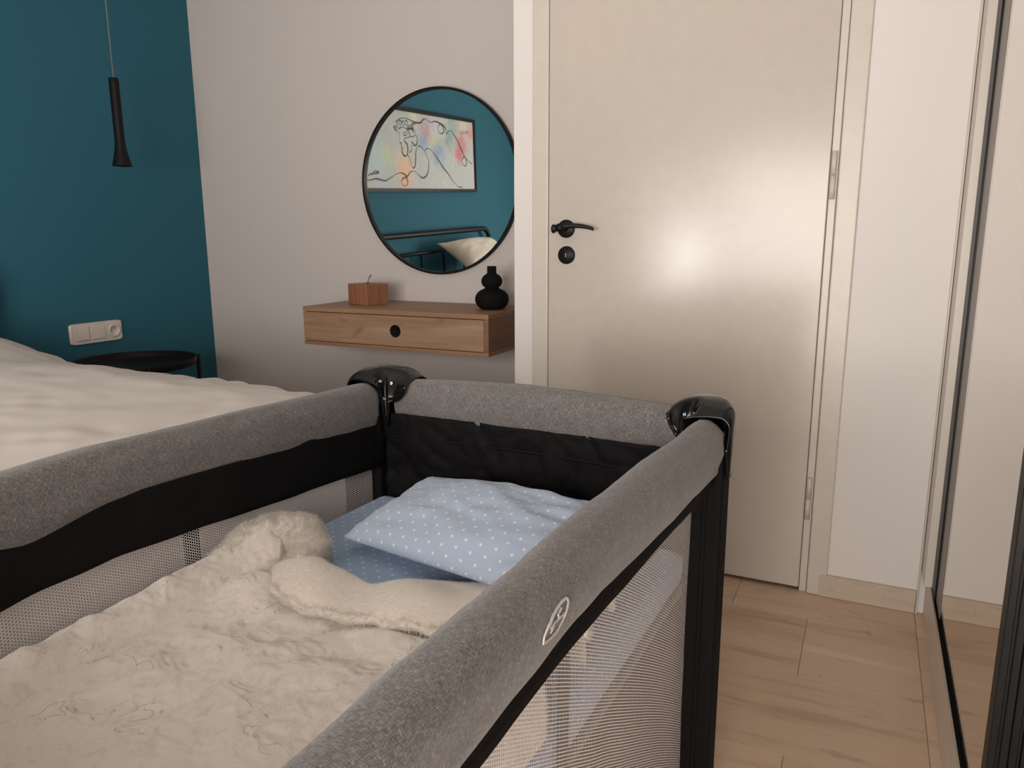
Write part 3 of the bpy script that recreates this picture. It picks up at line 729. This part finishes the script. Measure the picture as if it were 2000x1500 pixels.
def cushion(name, cor, thick, mat, n=44, uvs=None, parent=None, origin=None, bow=.05, seed=1, wr=.004, solo=True, top_add=None):
    """closed pillow from 4 corners (p00,p10,p11,p01); returns the object"""
    C4 = [np.array(c_, float) for c_ in cor]
    s = np.linspace(0, 1, n); Sg, Tg = np.meshgrid(s, s, indexing='ij')
    # edges bow inward between the pointed corners
    S2 = Sg+bow*(1-2*Sg)*4*Tg*(1-Tg)*np.abs(1-2*Sg)**2; T2 = Tg+bow*(1-2*Tg)*4*Sg*(1-Sg)*np.abs(1-2*Tg)**2
    base = ((1-S2)*(1-T2))[..., None]*C4[0]+(S2*(1-T2))[..., None]*C4[1]+(S2*T2)[..., None]*C4[2]+((1-S2)*T2)[..., None]*C4[3]
    nrm = np.cross(C4[1]-C4[0], C4[3]-C4[0]); nrm /= np.linalg.norm(nrm)
    e = lambda q: np.clip(1-np.abs(2*q-1)**2.6, 0, 1)**.62
    H = e(Sg)*e(Tg)
    w_ = wr*(sn(Sg, Tg, seed, .16)+.7*sn(Sg+.4*Tg, Tg-.4*Sg, seed+1, .08))*np.minimum(1, 4*H)
    up = base+nrm*(thick*H*.62+w_)[..., None]; dn = base-nrm*(thick*H*.38)[..., None]
    if top_add is not None: up = up+top_add(Sg, Tg)
    dS = np.vstack([np.zeros((1, n)), np.cumsum(np.linalg.norm(np.diff(up, axis=0), axis=2), 0)]); dS -= dS[n//2:n//2+1]
    dT = np.hstack([np.zeros((n, 1)), np.cumsum(np.linalg.norm(np.diff(up, axis=1), axis=2), 1)]); dT -= dT[:, n//2:n//2+1]
    V = np.concatenate([up.reshape(-1, 3), dn.reshape(-1, 3)]); N = n*n
    idx = np.arange(N).reshape(n, n); F = []; UV = []
    for i in range(n-1):
        for j in range(n-1):
            a, b, c_, d = idx[i, j], idx[i+1, j], idx[i+1, j+1], idx[i, j+1]
            F.append((a, b, c_, d)); UV += [(dS[x_, y_], dT[x_, y_]) for x_, y_ in ((i, j), (i+1, j), (i+1, j+1), (i, j+1))]
            F.append((a+N, d+N, c_+N, b+N)); UV += [(dS[x_, y_]+2, dT[x_, y_]) for x_, y_ in ((i, j), (i, j+1), (i+1, j+1), (i+1, j))]
    me = bpy.data.meshes.new(name); me.from_pydata(V.tolist(), [], [tuple(int(q) for q in f) for f in F])
    l = me.uv_layers.new(name='UVMap'); l.data.foreach_set('uv', np.array(UV).ravel())
    bm = bmesh.new(); bm.from_mesh(me); bmesh.ops.remove_doubles(bm, verts=bm.verts, dist=2e-4)
    bmesh.ops.recalc_face_normals(bm, faces=bm.faces); bm.to_mesh(me); bm.free()
    return link(name, me, mat, parent, True, origin)
# bed pillows leaning on the headboard
o = cushion('bed_pillow', [(-2.52, -.12, .69), (-2.52, .68, .68), (-2.775, .69, .885), (-2.775, -.10, .885)], .15, M['pillow_white'], origin=(-2.64, .25, .69), seed=21, wr=.005, bow=.09)
tag(o, 'white bed pillow propped on the headboard, visible in the round mirror', 'pillow')

# ------------------------------------------------------------------ travel cot
TH = math.radians(2.2); CT, ST = math.cos(TH), math.sin(TH); P0 = (-.548, 1.222); VL = 1.235
def W(u, v, z):     # cot frame: u across (right +), v from far end towards near end
    return (P0[0]+u*CT-v*ST, P0[1]-u*ST-v*CT, z)
cot = empty('travel_cot', W(0, VL/2, 0), 'grey melange travel cot with black posts and white mesh sides beside the bed', 'cot')
def arch(v):        # 0 at the ends, 1 at the middle hinge
    return 1-abs(v-VL/2)/(VL/2)
UR = .335
def rail_section(w, zb, zt, k):
    a = 2*PI*k
    c_, s_ = math.cos(a), math.sin(a)
    x = w/2*math.copysign(abs(c_)**.75, c_); z = (zt+zb)/2+(zt-zb)/2*math.copysign(abs(s_)**.8, s_)
    if s_ < 0: x *= 1-.22*(-s_)
    return x, z
def side_rail_pt(side, v, k):
    a = arch(v)
    zt = .745+.0155*a; zb = (.646+.028*a)
    zb -= .020*math.exp(-((v-.72)/.09)**2) if side < 0 else 0
    wv = .060+.004*math.sin(v*9)
    x, z = rail_section(wv, zb, zt, k)
    n_ = float(sn(v*1.0, k*3.0+side*5, 31, .05))*.0016+float(sn(v, k*2+side, 33, .17))*.003
    x += n_*(1 if x > 0 else -1)
    return W(side*UR+x, v, z+n_*.4)
def rail(name, fn, v0, v1, n, m, parent):
    vsn = np.linspace(v0, v1, n); P = []; UV = []
    for v in vsn:
        ring = [fn(v, k/m) for k in range(m)]
        P.append(ring)
        d = [0]
        for a, b in zip(ring[:-1], ring[1:]): d.append(d[-1]+math.dist(a, b))
        UV.append([(v, q) for q in d])
    return grid(name, P, M['grey_cloth'], parent, UV, closev=True, caps=True)
rr_ = rail('rail_cover', lambda v, k: side_rail_pt(1, v, k), .052, VL-.052, 150, 36, cot)
rl_ = rail('rail_cover', lambda v, k: side_rail_pt(-1, v, k), .052, VL-.052, 150, 36, cot)
def end_rail_pt(v0, sgn, u, k):
    a = 1-abs(u)/.30
    zt = .746+.016*max(0, a)**.7; zb = .662-.004*math.cos(u*10)
    x, z = rail_section(.056, zb, zt, k)
    n_ = float(sn(u, k*3.0+v0*5, 35, .045))*.0018+float(sn(u, k*2, 37, .15))*.003
    x += n_*(1 if x > 0 else -1)
    return W(u, v0+x*sgn, z+n_*.4)
rail('rail_cover', lambda v, k: end_rail_pt(0, -1, v, k), -.288, .288, 90, 36, cot)
rail('rail_cover', lambda v, k: end_rail_pt(VL, 1, v, k), -.288, .288, 90, 36, cot)
# white ring emblem printed on the right rail cover
M['emblem'] = plain('emblem_print', (.55, .53, .51), .7)
bm = bmesh.new()
def on_rail(v, k, off=.0013):
    p = Vector(side_rail_pt(1, v, k)); q = Vector(side_rail_pt(1, v+.002, k)); r_ = Vector(side_rail_pt(1, v, k+.004))
    nn = (q-p).cross(r_-p); nn.normalize()
    c0 = Vector(W(UR, v, .71))
    if nn.dot(p-c0) < 0: nn = -nn
    return p+nn*off
for st, wid, cl in EMBLEM:
    P = [on_rail(v, k, .0006) for v, k in st]; Q = [on_rail(v, k, .0016) for v, k in st]; N_ = len(P); R_ = []
    for i in range(N_):
        t_ = (P[(i+1) % N_]-P[i-1]) if cl else (P[min(i+1, N_-1)]-P[max(i-1, 0)])
        sd_ = t_.cross(Q[i]-P[i]).normalized()*wid
        R_.append((bm.verts.new(P[i]-sd_), bm.verts.new(Q[i]-sd_*.8), bm.verts.new(Q[i]+sd_*.8), bm.verts.new(P[i]+sd_)))
    for i in range(N_ if cl else N_-1):
        A_, B_ = R_[i], R_[(i+1) % N_]
        for q_ in range(3): bm.faces.new((A_[q_], A_[q_+1], B_[q_+1], B_[q_]))
from_bm('emblem', bm, M['emblem'], rr_)

# corner caps: glossy plastic saddle over each corner, hems long at the corner and short at the wing tips
def corner_cap(su, v0, sv):
    """su=-1 left/+1 right; v0 end position; sv=+1 when the side rail runs to larger v"""
    n = 41; P = []
    Rr = .055; wing = .008; wing_e = .028 if su < 0 else .012
    pathp = []
    Ls = wing; La = Rr*PI/2; Lt = Ls+wing_e+La; mid = Ls+La/2
    for i in range(n):
        d = Lt*i/(n-1)
        if d < Ls: p = (UR, Rr+Ls-d); nrm = (1, 0)
        elif d < Ls+La:
            a = (d-Ls)/Rr; p = (UR-Rr+Rr*math.cos(a), Rr-Rr*math.sin(a)); nrm = (math.cos(a), -math.sin(a))
        else: p = (UR-Rr-(d-Ls-La), 0); nrm = (0, -1)
        s = (d-mid)/mid if d < mid else (d-mid)/(Lt-mid)      # -1 tip on the side rail, +1 tip on the end rail
        pathp.append((p, nrm, s))
    for p, nrm, s in pathp:
        e = min(1.0, abs(s))
        ztop = .772-.020*e**2.2
        if s > 0: zin = .668+.042*float(sm(.02, .16, e))+.042*(1-math.sqrt(1-max(0, (e-.5)/.5)**2))
        else: zin = .660+.085*float(sm(.0, 1.0, e))**.9
        zout = .655+.004*e+.090*float(sm(.52, 1.0, e)) if s > 0 else .655+.05*float(sm(.75, 1.0, e))
        zin = min(zin, ztop-.006); zout = min(zout, ztop-.006)
        w_o = .0455-.008*e**1.5; w_i = .0345-.0005*e
        prof = []
        for q in np.linspace(0, 1, 6): prof.append((w_o-.003*(1-q)**2, zout+(ztop-.017-zout)*q if ztop-.017 > zout else zout))
        for a in np.linspace(.2, PI/2, 5): prof.append((w_o-.017+.017*math.cos(a), ztop-.017+.017*math.sin(a)))
        zc_ = ztop-.0015
        prof.append((.004, zc_+.0013))
        for q in np.linspace(0, 1, 12):
            tt = -.004-(w_i-.004)*q
            prof.append((tt, zc_-(zc_-zin)*(.25*q+.75*q**2.2) if zc_ > zin else zin))
        ring = []
        for t_, z in prof:
            uu = p[0]+nrm[0]*t_; vv = p[1]+nrm[1]*t_
            ring.append(W(su*uu, v0+sv*vv, z))
        P.append(ring)
    cap = grid('corner_cap', P, M['black_plastic'], cot, solid=.0035, offset=0)
    # flared rim along the inner and outer hems
    for j in (0, len(P[0])-1):
        tube('rim', [P[i][j] for i in range(n)], .0032, M['black_plastic'], cap, 8)
    # bolts on the inside faces
    for s_, jj in ((-.30, 17), (-.16, 20), (.30, 19)):
        i = min(range(n), key=lambda q_: abs(pathp[q_][2]-s_))
        p0 = Vector(P[i][jj]); pa = Vector(P[i][jj+1]); pb = Vector(P[i+1][jj])
        dirv = (pa-p0).cross(pb-p0); dirv.normalize()
        if dirv.z < 0: dirv = -dirv
        cx_, cy_, cz_ = p0+dirv*.0016
        q = dirv.to_track_quat('Z', 'Y').to_matrix()
        bm = bmesh.new(); rings = []
        for r_, h in ((.0037, 0), (.0037, .0016), (.0026, .0023), (.0013, .0023), (.0012, .0012)):
            rings.append([bm.verts.new(Vector((cx_, cy_, cz_))+q @ Vector((r_*math.cos(a), r_*math.sin(a), h))) for a in np.linspace(0, 2*PI, 16, endpoint=False)])
        for A, B in zip(rings[:-1], rings[1:]):
            for k in range(16): bm.faces.new((A[k], A[(k+1) % 16], B[(k+1) % 16], B[k]))
        bm.faces.new(rings[-1])
        from_bm('bolt', bm, M['steel'], cap, True)
    # raised oval on the outside of the corner
    i = int(round((-.02+1)/2*(n-1))); ov = []
    for a in np.linspace(0, 2*PI, 28, endpoint=False):
        ds = .22*math.cos(a)-.12; z = .712+.034*math.sin(a)
        ii = float(np.interp(ds, [q_[2] for q_ in pathp], range(n))); i0 = min(int(ii), n-2); f = ii-i0
        pa, na, _ = pathp[i0]; pb, nb, _ = pathp[i0+1]
        pp = [pa[q]*(1-f)+pb[q]*f for q in (0, 1)]; nn = [na[q]*(1-f)+nb[q]*f for q in (0, 1)]
        ov.append(W(su*(pp[0]+nn[0]*.0445), v0+sv*(pp[1]+nn[1]*.0445), z))
    tube('oval_ridge', ov, .0018, M['black_plastic'], cap, 8, True)
    return cap
CAPS = [corner_cap(-1, 0, 1), corner_cap(1, 0, 1), corner_cap(-1, VL, -1), corner_cap(1, VL, -1)]
# corner posts with rubber feet
for su in (-1, 1):
    for v0, sv in ((0, 1), (VL, -1)):
        bm = bmesh.new()
        cu, cv = su*(UR+.003), v0+sv*.022
        add_box(bm, cu-.028, cu+.027, cv-.028, cv+.028, .03, .70, .006, 3) if su > 0 else add_box(bm, cu-.027, cu+.028, cv-.028, cv+.028, .03, .70, .006, 3)
        for v in bm.verts: v.co = Vector(W(v.co.x, v.co.y, v.co.z))
        po = from_bm('post', bm, M['black_cloth'], cot)
        bm = bmesh.new()
        cv2 = cv+sv*.0285
        add_box(bm, cu-.0035, cu+.0035, cv2-.003, cv2+.003, .03, .665, .002, 2)
        for v in bm.verts: v.co = Vector(W(v.co.x, v.co.y, v.co.z))
        from_bm('seam', bm, M['black_cloth'], po)
        c_ = W(cu, cv, 0)
        lathe('foot', [(0, 0), (.03, 0), (.036, .006), (.036, .03), (.03, .034), (0, .034)], (c_[0], c_[1], .0005), M['rubber'], po, 24)
# fabric bands below the rail covers
def sheet(name, uf, v0, v1, zb, zt, mat, n=60, m=10, solid=.002, wob=.003, seed=50, wav=0.0):
    P = []; UV = []
    for v in np.linspace(v0, v1, n):
        row = []; ru = []
        for q in np.linspace(0, 1, m):
            z = zb(v)+(zt(v)-zb(v))*q
            row.append(W(uf(v, z)+wob*float(sn(v, z, seed, .06)), v, z)); ru.append((v, z+wav*((v-VL/2)/(VL/2))**4))
        P.append(row); UV.append(ru)
    return grid(name, P, mat, cot, UV, solid=solid)
for sd in (-1, 1):
    sheet('inner_band', lambda v, z, sd=sd: sd*.311, .03, VL-.03, lambda v: .573+.038*arch(v), lambda v: .672+.02*arch(v), M['black_cloth'], 80, 10, .002, .004, 51+sd)
    sheet('outer_band', lambda v, z, sd=sd: sd*.352, .03, VL-.03, lambda v: .640+.022*arch(v), lambda v: .672+.02*arch(v), M['black_cloth'], 60, 4, .002, .001, 55+sd)
    # mesh netting of the long sides
    bulge = (lambda v, z, sd=sd: sd*.3165) if sd > 0 else (lambda v, z, sd=sd: sd*.330)
    sheet('netting', bulge, .035, VL-.035, lambda v: .10, lambda v: .645+.022*arch(v), M['net'], 60, 14, 0, .0015, 60+sd, .03)
    vs0 = .48 if sd < 0 else .555
    us = .336 if sd < 0 else .3145
    sheet('strap', lambda v, z, sd=sd: sd*us, vs0-.014, vs0+.014, lambda v: .08, lambda v: .66, M['black_cloth'], 4, 8, .0015, 0, 63)
    if sd < 0: sheet('corner_gusset', lambda v, z, sd=sd: sd*us, .03, .125, lambda v: .09, lambda v: .65, M['black_cloth'], 6, 8, .0015, 0, 64)
    sheet('hem', lambda v, z, sd=sd: sd*.345, .03, VL-.03, lambda v: .03, lambda v: .115, M['black_cloth'], 30, 4, .003, .001, 65)
# full fabric panels at the two ends
def end_panel(v0, sgn):
    P = []
    for u in np.linspace(-.312, .312, 130):
        row = []
        for z in np.linspace(.05, .685, 110):
            wv = .010*math.sin(PI*(u+.312)/.624)*math.sin(PI*min(1, (z-.05)/.63))+.005*float(sn(u*1.0, z*.8, 71, .05))+.003*float(sn(u+z*.6, z-u*.6, 72, .025))+.007*(1-abs(float(sn(u+z*.5, z-u*.35, 73, .055))))**5+.006*(1-abs(float(sn(u*.6-z, z+u*.8, 74, .07))))**6
            row.append(W(u, v0+sgn*(.030-wv*.8), z))
        P.append(row)
    grid('end_panel', P, M['black_cloth'], cot, solid=.002)
    sm_ = []
    for u in np.linspace(-.31, .31, 40):
        sm_.append(W(u, v0+sgn*(.028-.010*math.sin(PI*(u+.312)/.624)*.12), .640+.003*math.cos(u*9)))
    tube('panel_piping', sm_, .0035, M['black_cloth'], cot, 8)
end_panel(0, 1); end_panel(VL, -1)
# raised base that carries the mattress
bm = bmesh.new(); add_box(bm, -.308, .308, .045, VL-.045, .44, .462, .006, 2)
for v in bm.verts: v.co = Vector(W(v.co.x, v.co.y, v.co.z))
from_bm('mattress_support', bm, M['dark_board'], cot)
bm = bmesh.new(); add_box(bm, -.33, .33, .03, VL-.03, .04, .06, .006, 2)
for v in bm.verts: v.co = Vector(W(v.co.x, v.co.y, v.co.z))
from_bm('floor_panel', bm, M['dark_board'], cot)

# mattress with its star-dotted sheet
mt = empty('cot_mattress', W(0, VL/2, .4625), 'thin cot mattress in a blue star dotted sheet inside the travel cot', 'mattress')
bm = bmesh.new(); add_box(bm, -.298, .298, .052, VL-.052, .463, .512, .012, 3)
for v in bm.verts: v.co = Vector(W(v.co.x, v.co.y, v.co.z))
from_bm('mattress_pad', bm, M['dark_board'], mt)
P = []; UV = []
pf = [(-.304, .468), (-.3065, .49), (-.306, .507), (-.302, .5165), (-.292, .5205)]+[(u, .5205) for u in np.linspace(-.28, .28, 60)]+[(.292, .5205), (.302, .5165), (.306, .507), (.3065, .49), (.304, .468)]
du_ = np.r_[0, np.cumsum([math.dist(a, b) for a, b in zip(pf[:-1], pf[1:])])]-.36
for (u, zz), uu in zip(pf, du_):
    row = []; ru = []
    for v in np.linspace(.048, VL-.048, 140):
        e = min(v-.048, VL-.048-v)
        z = zz-.02*max(0, 1-e/.012)**2*(zz > .51)+.0016*float(sn(u, v, 81, .07))
        row.append(W(u, v, z)); ru.append((uu, v))
    P.append(row); UV.append(ru)
grid('fitted_sheet', P, M['stars_shaded'], mt, UV, solid=.0015, offset=0)

# star-dotted pillow at the far end
FL, BL, BR, FR = (-.745, .912, .550), (-.725, 1.165, .580), (-.252, 1.06, .598), (-.262, .775, .585)
def padd(Sg, Tg):
    return np.zeros(Sg.shape+(3,))
o = cushion('star_pillow', [FL, FR, BR, BL], .085, M['stars'], n=72, bow=.02, seed=91, wr=.0045, origin=(-.48, .98, .53))
tag(o, 'pale blue star dotted baby pillow lying on the mattress in the cot', 'pillow')
seam = [np.array(FL), np.array((-.600, .858, .553)), np.array((-.45, .845, .563)), np.array((-.33, .78, .58)), np.array(FR)]

# ------------------------------------------------------------------ plush blanket with cream lining
bl = empty('plush_blanket', W(0, .8, .53), 'off white plush rose textured blanket with folded cream lining in the cot', 'blanket')
us = np.linspace(-.318, .303, 250); vs0 = np.linspace(.33, 1.19, 350)
Ug, Vg = np.meshgrid(us, vs0, indexing='ij')
# far edge follows the fold line: v of the edge as a function of u
ev = np.interp(Ug, [-.318, -.30, -.26, -.22, -.19, -.10, 0, .1, .318], [.34, .335, .345, .40, .43, .475, .49, .47, .46])
Vb = ev+(Vg-.33)/(1.19-.33)*(1.19-ev)
Z = np.full(Ug.shape, .533)
Z += .020*np.exp(-((Ug+.290)/.026)**2)                       # roll along the left mesh
Z -= .012*np.exp(-((Ug+.240)/.013)**2)*sm(.40, .52, Vb)
Z += .078*sm(.17, .298, Ug)                                  # heaped against the right side
Z += .009*sn(Ug, Vb, 101, .13)*sm(.30, .2, Ug)+.006*sn(Ug+.5*Vb, Vb-.5*Ug, 102, .06)+.0028*sn(Ug, Vb, 103, .028)+.0012*sn(Ug, Vb, 104, .012)
# rose pattern of the plush: swirled tufts
rc = np.random.default_rng(7); cen = np.array([(a+rc.uniform(-.014, .014), b+rc.uniform(-.014, .014)) for ia, a in enumerate(np.arange(-.34, .36, .052)) for b in np.arange(.30+.026*(ia % 2), 1.24, .052)])
wx = Ug+.010*sn(Ug, Vb, 141, .03); wy = Vb+.010*sn(Ug, Vb, 142, .03)
bd = np.full(Ug.shape, 9.0); ba = np.zeros(Ug.shape); bk = np.zeros(Ug.shape)
for k_, (a, b) in enumerate(cen):
    d_ = np.hypot(wx-a, wy-b); mk = d_ < bd
    bd = np.where(mk, d_, bd); ba = np.where(mk, np.arctan2(wy-b, wx-a), ba); bk = np.where(mk, k_*1.7, bk)
Z += (.0005*np.cos(2*PI*bd/.0165+ba+bk)-.0009*np.cos(bd/.030*PI))*sm(.0, .25, np.abs(sn(Ug, Vb, 143, .11))+.1)
rid = np.sin((Vb-.1*Ug)*55+3.0*sn(Ug, Vb, 105, .16))
Z += .004*rid*sm(.75, .45, Vb)*sm(-.3, -.1, Ug)
Z += .034*np.exp(-((Ug+.262)/.040)**2-((Vb-.395)/.055)**2)   # lump where the corner is turned
Z += .020*np.exp(-((Ug+.20)/.05)**2-((Vb-.50)/.05)**2)
Z = np.maximum(Z, .526)
edge = np.minimum((Vb-ev)/.02, 1); Z = .523+(Z-.523)*np.sqrt(np.clip(edge, 0, 1)*.97+.03)
P = np.array([[W(Ug[i, j], Vb[i, j], Z[i, j]) for j in range(Ug.shape[1])] for i in range(Ug.shape[0])])
pl = grid('pile_side', P, M['plush'], bl, solid=.004, offset=-1)
# turned corner: a thick soft roll of the plush next to the left mesh
def w2l(x, y):
    dx, dy = x-P0[0], y-P0[1]; return (dx*CT-dy*ST, -(dx*ST+dy*CT))
cp = spl([(-.858, .770, .540), (-.850, .825, .551), (-.822, .868, .556), (-.782, .868, .553), (-.752, .842, .549), (-.742, .806, .541)], 40)
rad = [.022+.012*math.sin(PI*(i/39)**.9) for i in range(40)]
bm = bmesh.new(); add_tube(bm, [tuple(p) for p in cp], rad, 22)
for i in range(2):
    pass
for v in bm.verts:
    q = v.co; v.co += Vector((float(sn(q.x, q.y+q.z, 111, .025)), float(sn(q.y, q.z+q.x, 112, .025)), float(sn(q.z, q.x, 113, .025))))*.007+Vector((float(sn(q.x, q.y+q.z, 114, .010)), float(sn(q.y, q.z+q.x, 115, .010)), float(sn(q.z, q.x+q.y, 116, .010))))*.0025
    v.co.z = max(v.co.z, .5285)
from_bm('turned_corner', bm, M['plush'], bl, True)
# right margin of the blanket turned down against the mesh side
P = []
for v in np.linspace(.585, 1.185, 90):
    row = []
    zt_ = .607+.006*float(sn(v, 0, 151, .08)); zl = .528+.004*float(sn(v, .3, 152, .06))
    for u, z in spl([(.270, zt_-.012), (.290, zt_-.001), (.302, zt_-.008), (.3085, zt_-.03), (.310, zl+.02), (.3095, zl)], 18): row.append(W(u+.0015*float(sn(v, z, 153, .03)), v, z))
    P.append(row)
grid('turned_margin', P, M['sherpa'], bl, solid=.003, offset=0)
# lining flap: from the sherpa edge (lower) up and over to the fold line (upper)
lower = spl([(-.785, .800), (-.770, .772), (-.735, .742), (-.692, .724), (-.641, .712), (-.582, .715), (-.531, .727), (-.471, .735), (-.40, .735), (-.33, .725), (-.250, .715)], 120)
upper = spl([(-.782, .806), (-.760, .812), (-.742, .826), (-.716, .832), (-.690, .822), (-.661, .818), (-.628, .809), (-.598, .803), (-.560, .832), (-.511, .862), (-.43, .878), (-.34, .86), (-.250, .80)], 120)
P = []; m = 30
for i in range(120):
    a, b = lower[i], upper[i]; row = []
    for j in range(m):
        q = j/(m-1); xy = a*(1-q)+b*q
        rise = .060*sm(-.36, -.27, xy[0])
        env = (4*q*(1-q))**.45
        wdt = min(1.0, np.linalg.norm(b-a)/.06)
        z = .537+rise+(.017*env+.006*sn(xy[0], xy[1], 121, .06)*env+.006*env*math.sin(xy[0]*38+xy[1]*20))*wdt
        if q > .9: z -= .012*((q-.9)/.1)**2
        row.append((xy[0], xy[1], float(z)))
    P.append(row)
lin = grid('lining_fold', P, M['sherpa'], bl, solid=.006, offset=-1)
# second layer of the fold, and the fleecy bound edge
tube('fleece_edge', [(p[0], p[1],   .5415+float(.060*sm(-.36, -.27, p[0]))+.0015*math.sin(i*.5)) for i, p in enumerate(lower)], [.0065+.0018*float(sn(i*.01, 0, 131, .03)) for i in range(120)], M['sherpa'], bl, 10)
up2 = spl([(-.782, .812), (-.741, .808), (-.715, .829), (-.690, .823), (-.655, .815), (-.628, .808), (-.600, .800)], 30)

# short fuzzy pile on the blanket
def fur(o, count, length, rad, seed):
    md = o.modifiers.new('fuzz', 'PARTICLE_SYSTEM'); ps = md.particle_system; st = ps.settings
    ps.seed = seed; st.type = 'HAIR'; st.count = count; st.hair_step = 3; st.hair_length = length
    st.display_step = 2; st.render_step = 2
    st.normal_factor = .0; st.emit_from = 'FACE'; st.use_modifier_stack = False
    st.brownian_factor = 0.0; st.factor_random = length*.10; st.normal_factor = length*.22
    st.tangent_factor = 0.0; st.object_align_factor = (0.03*length, -0.06*length, 0)
    st.root_radius = 1.0; st.tip_radius = .25; st.radius_scale = rad; st.use_hair_bspline = False
    st.material = 1
fur(pl, 170000, .0075, .00030, 1)
for o_, n_ in ((bpy.data.objects['turned_corner'], 22000), (bpy.data.objects['fleece_edge'], 9000)): fur(o_, n_, .0065, .0003, 2)
fur(lin, 26000, .0022, .00022, 3)
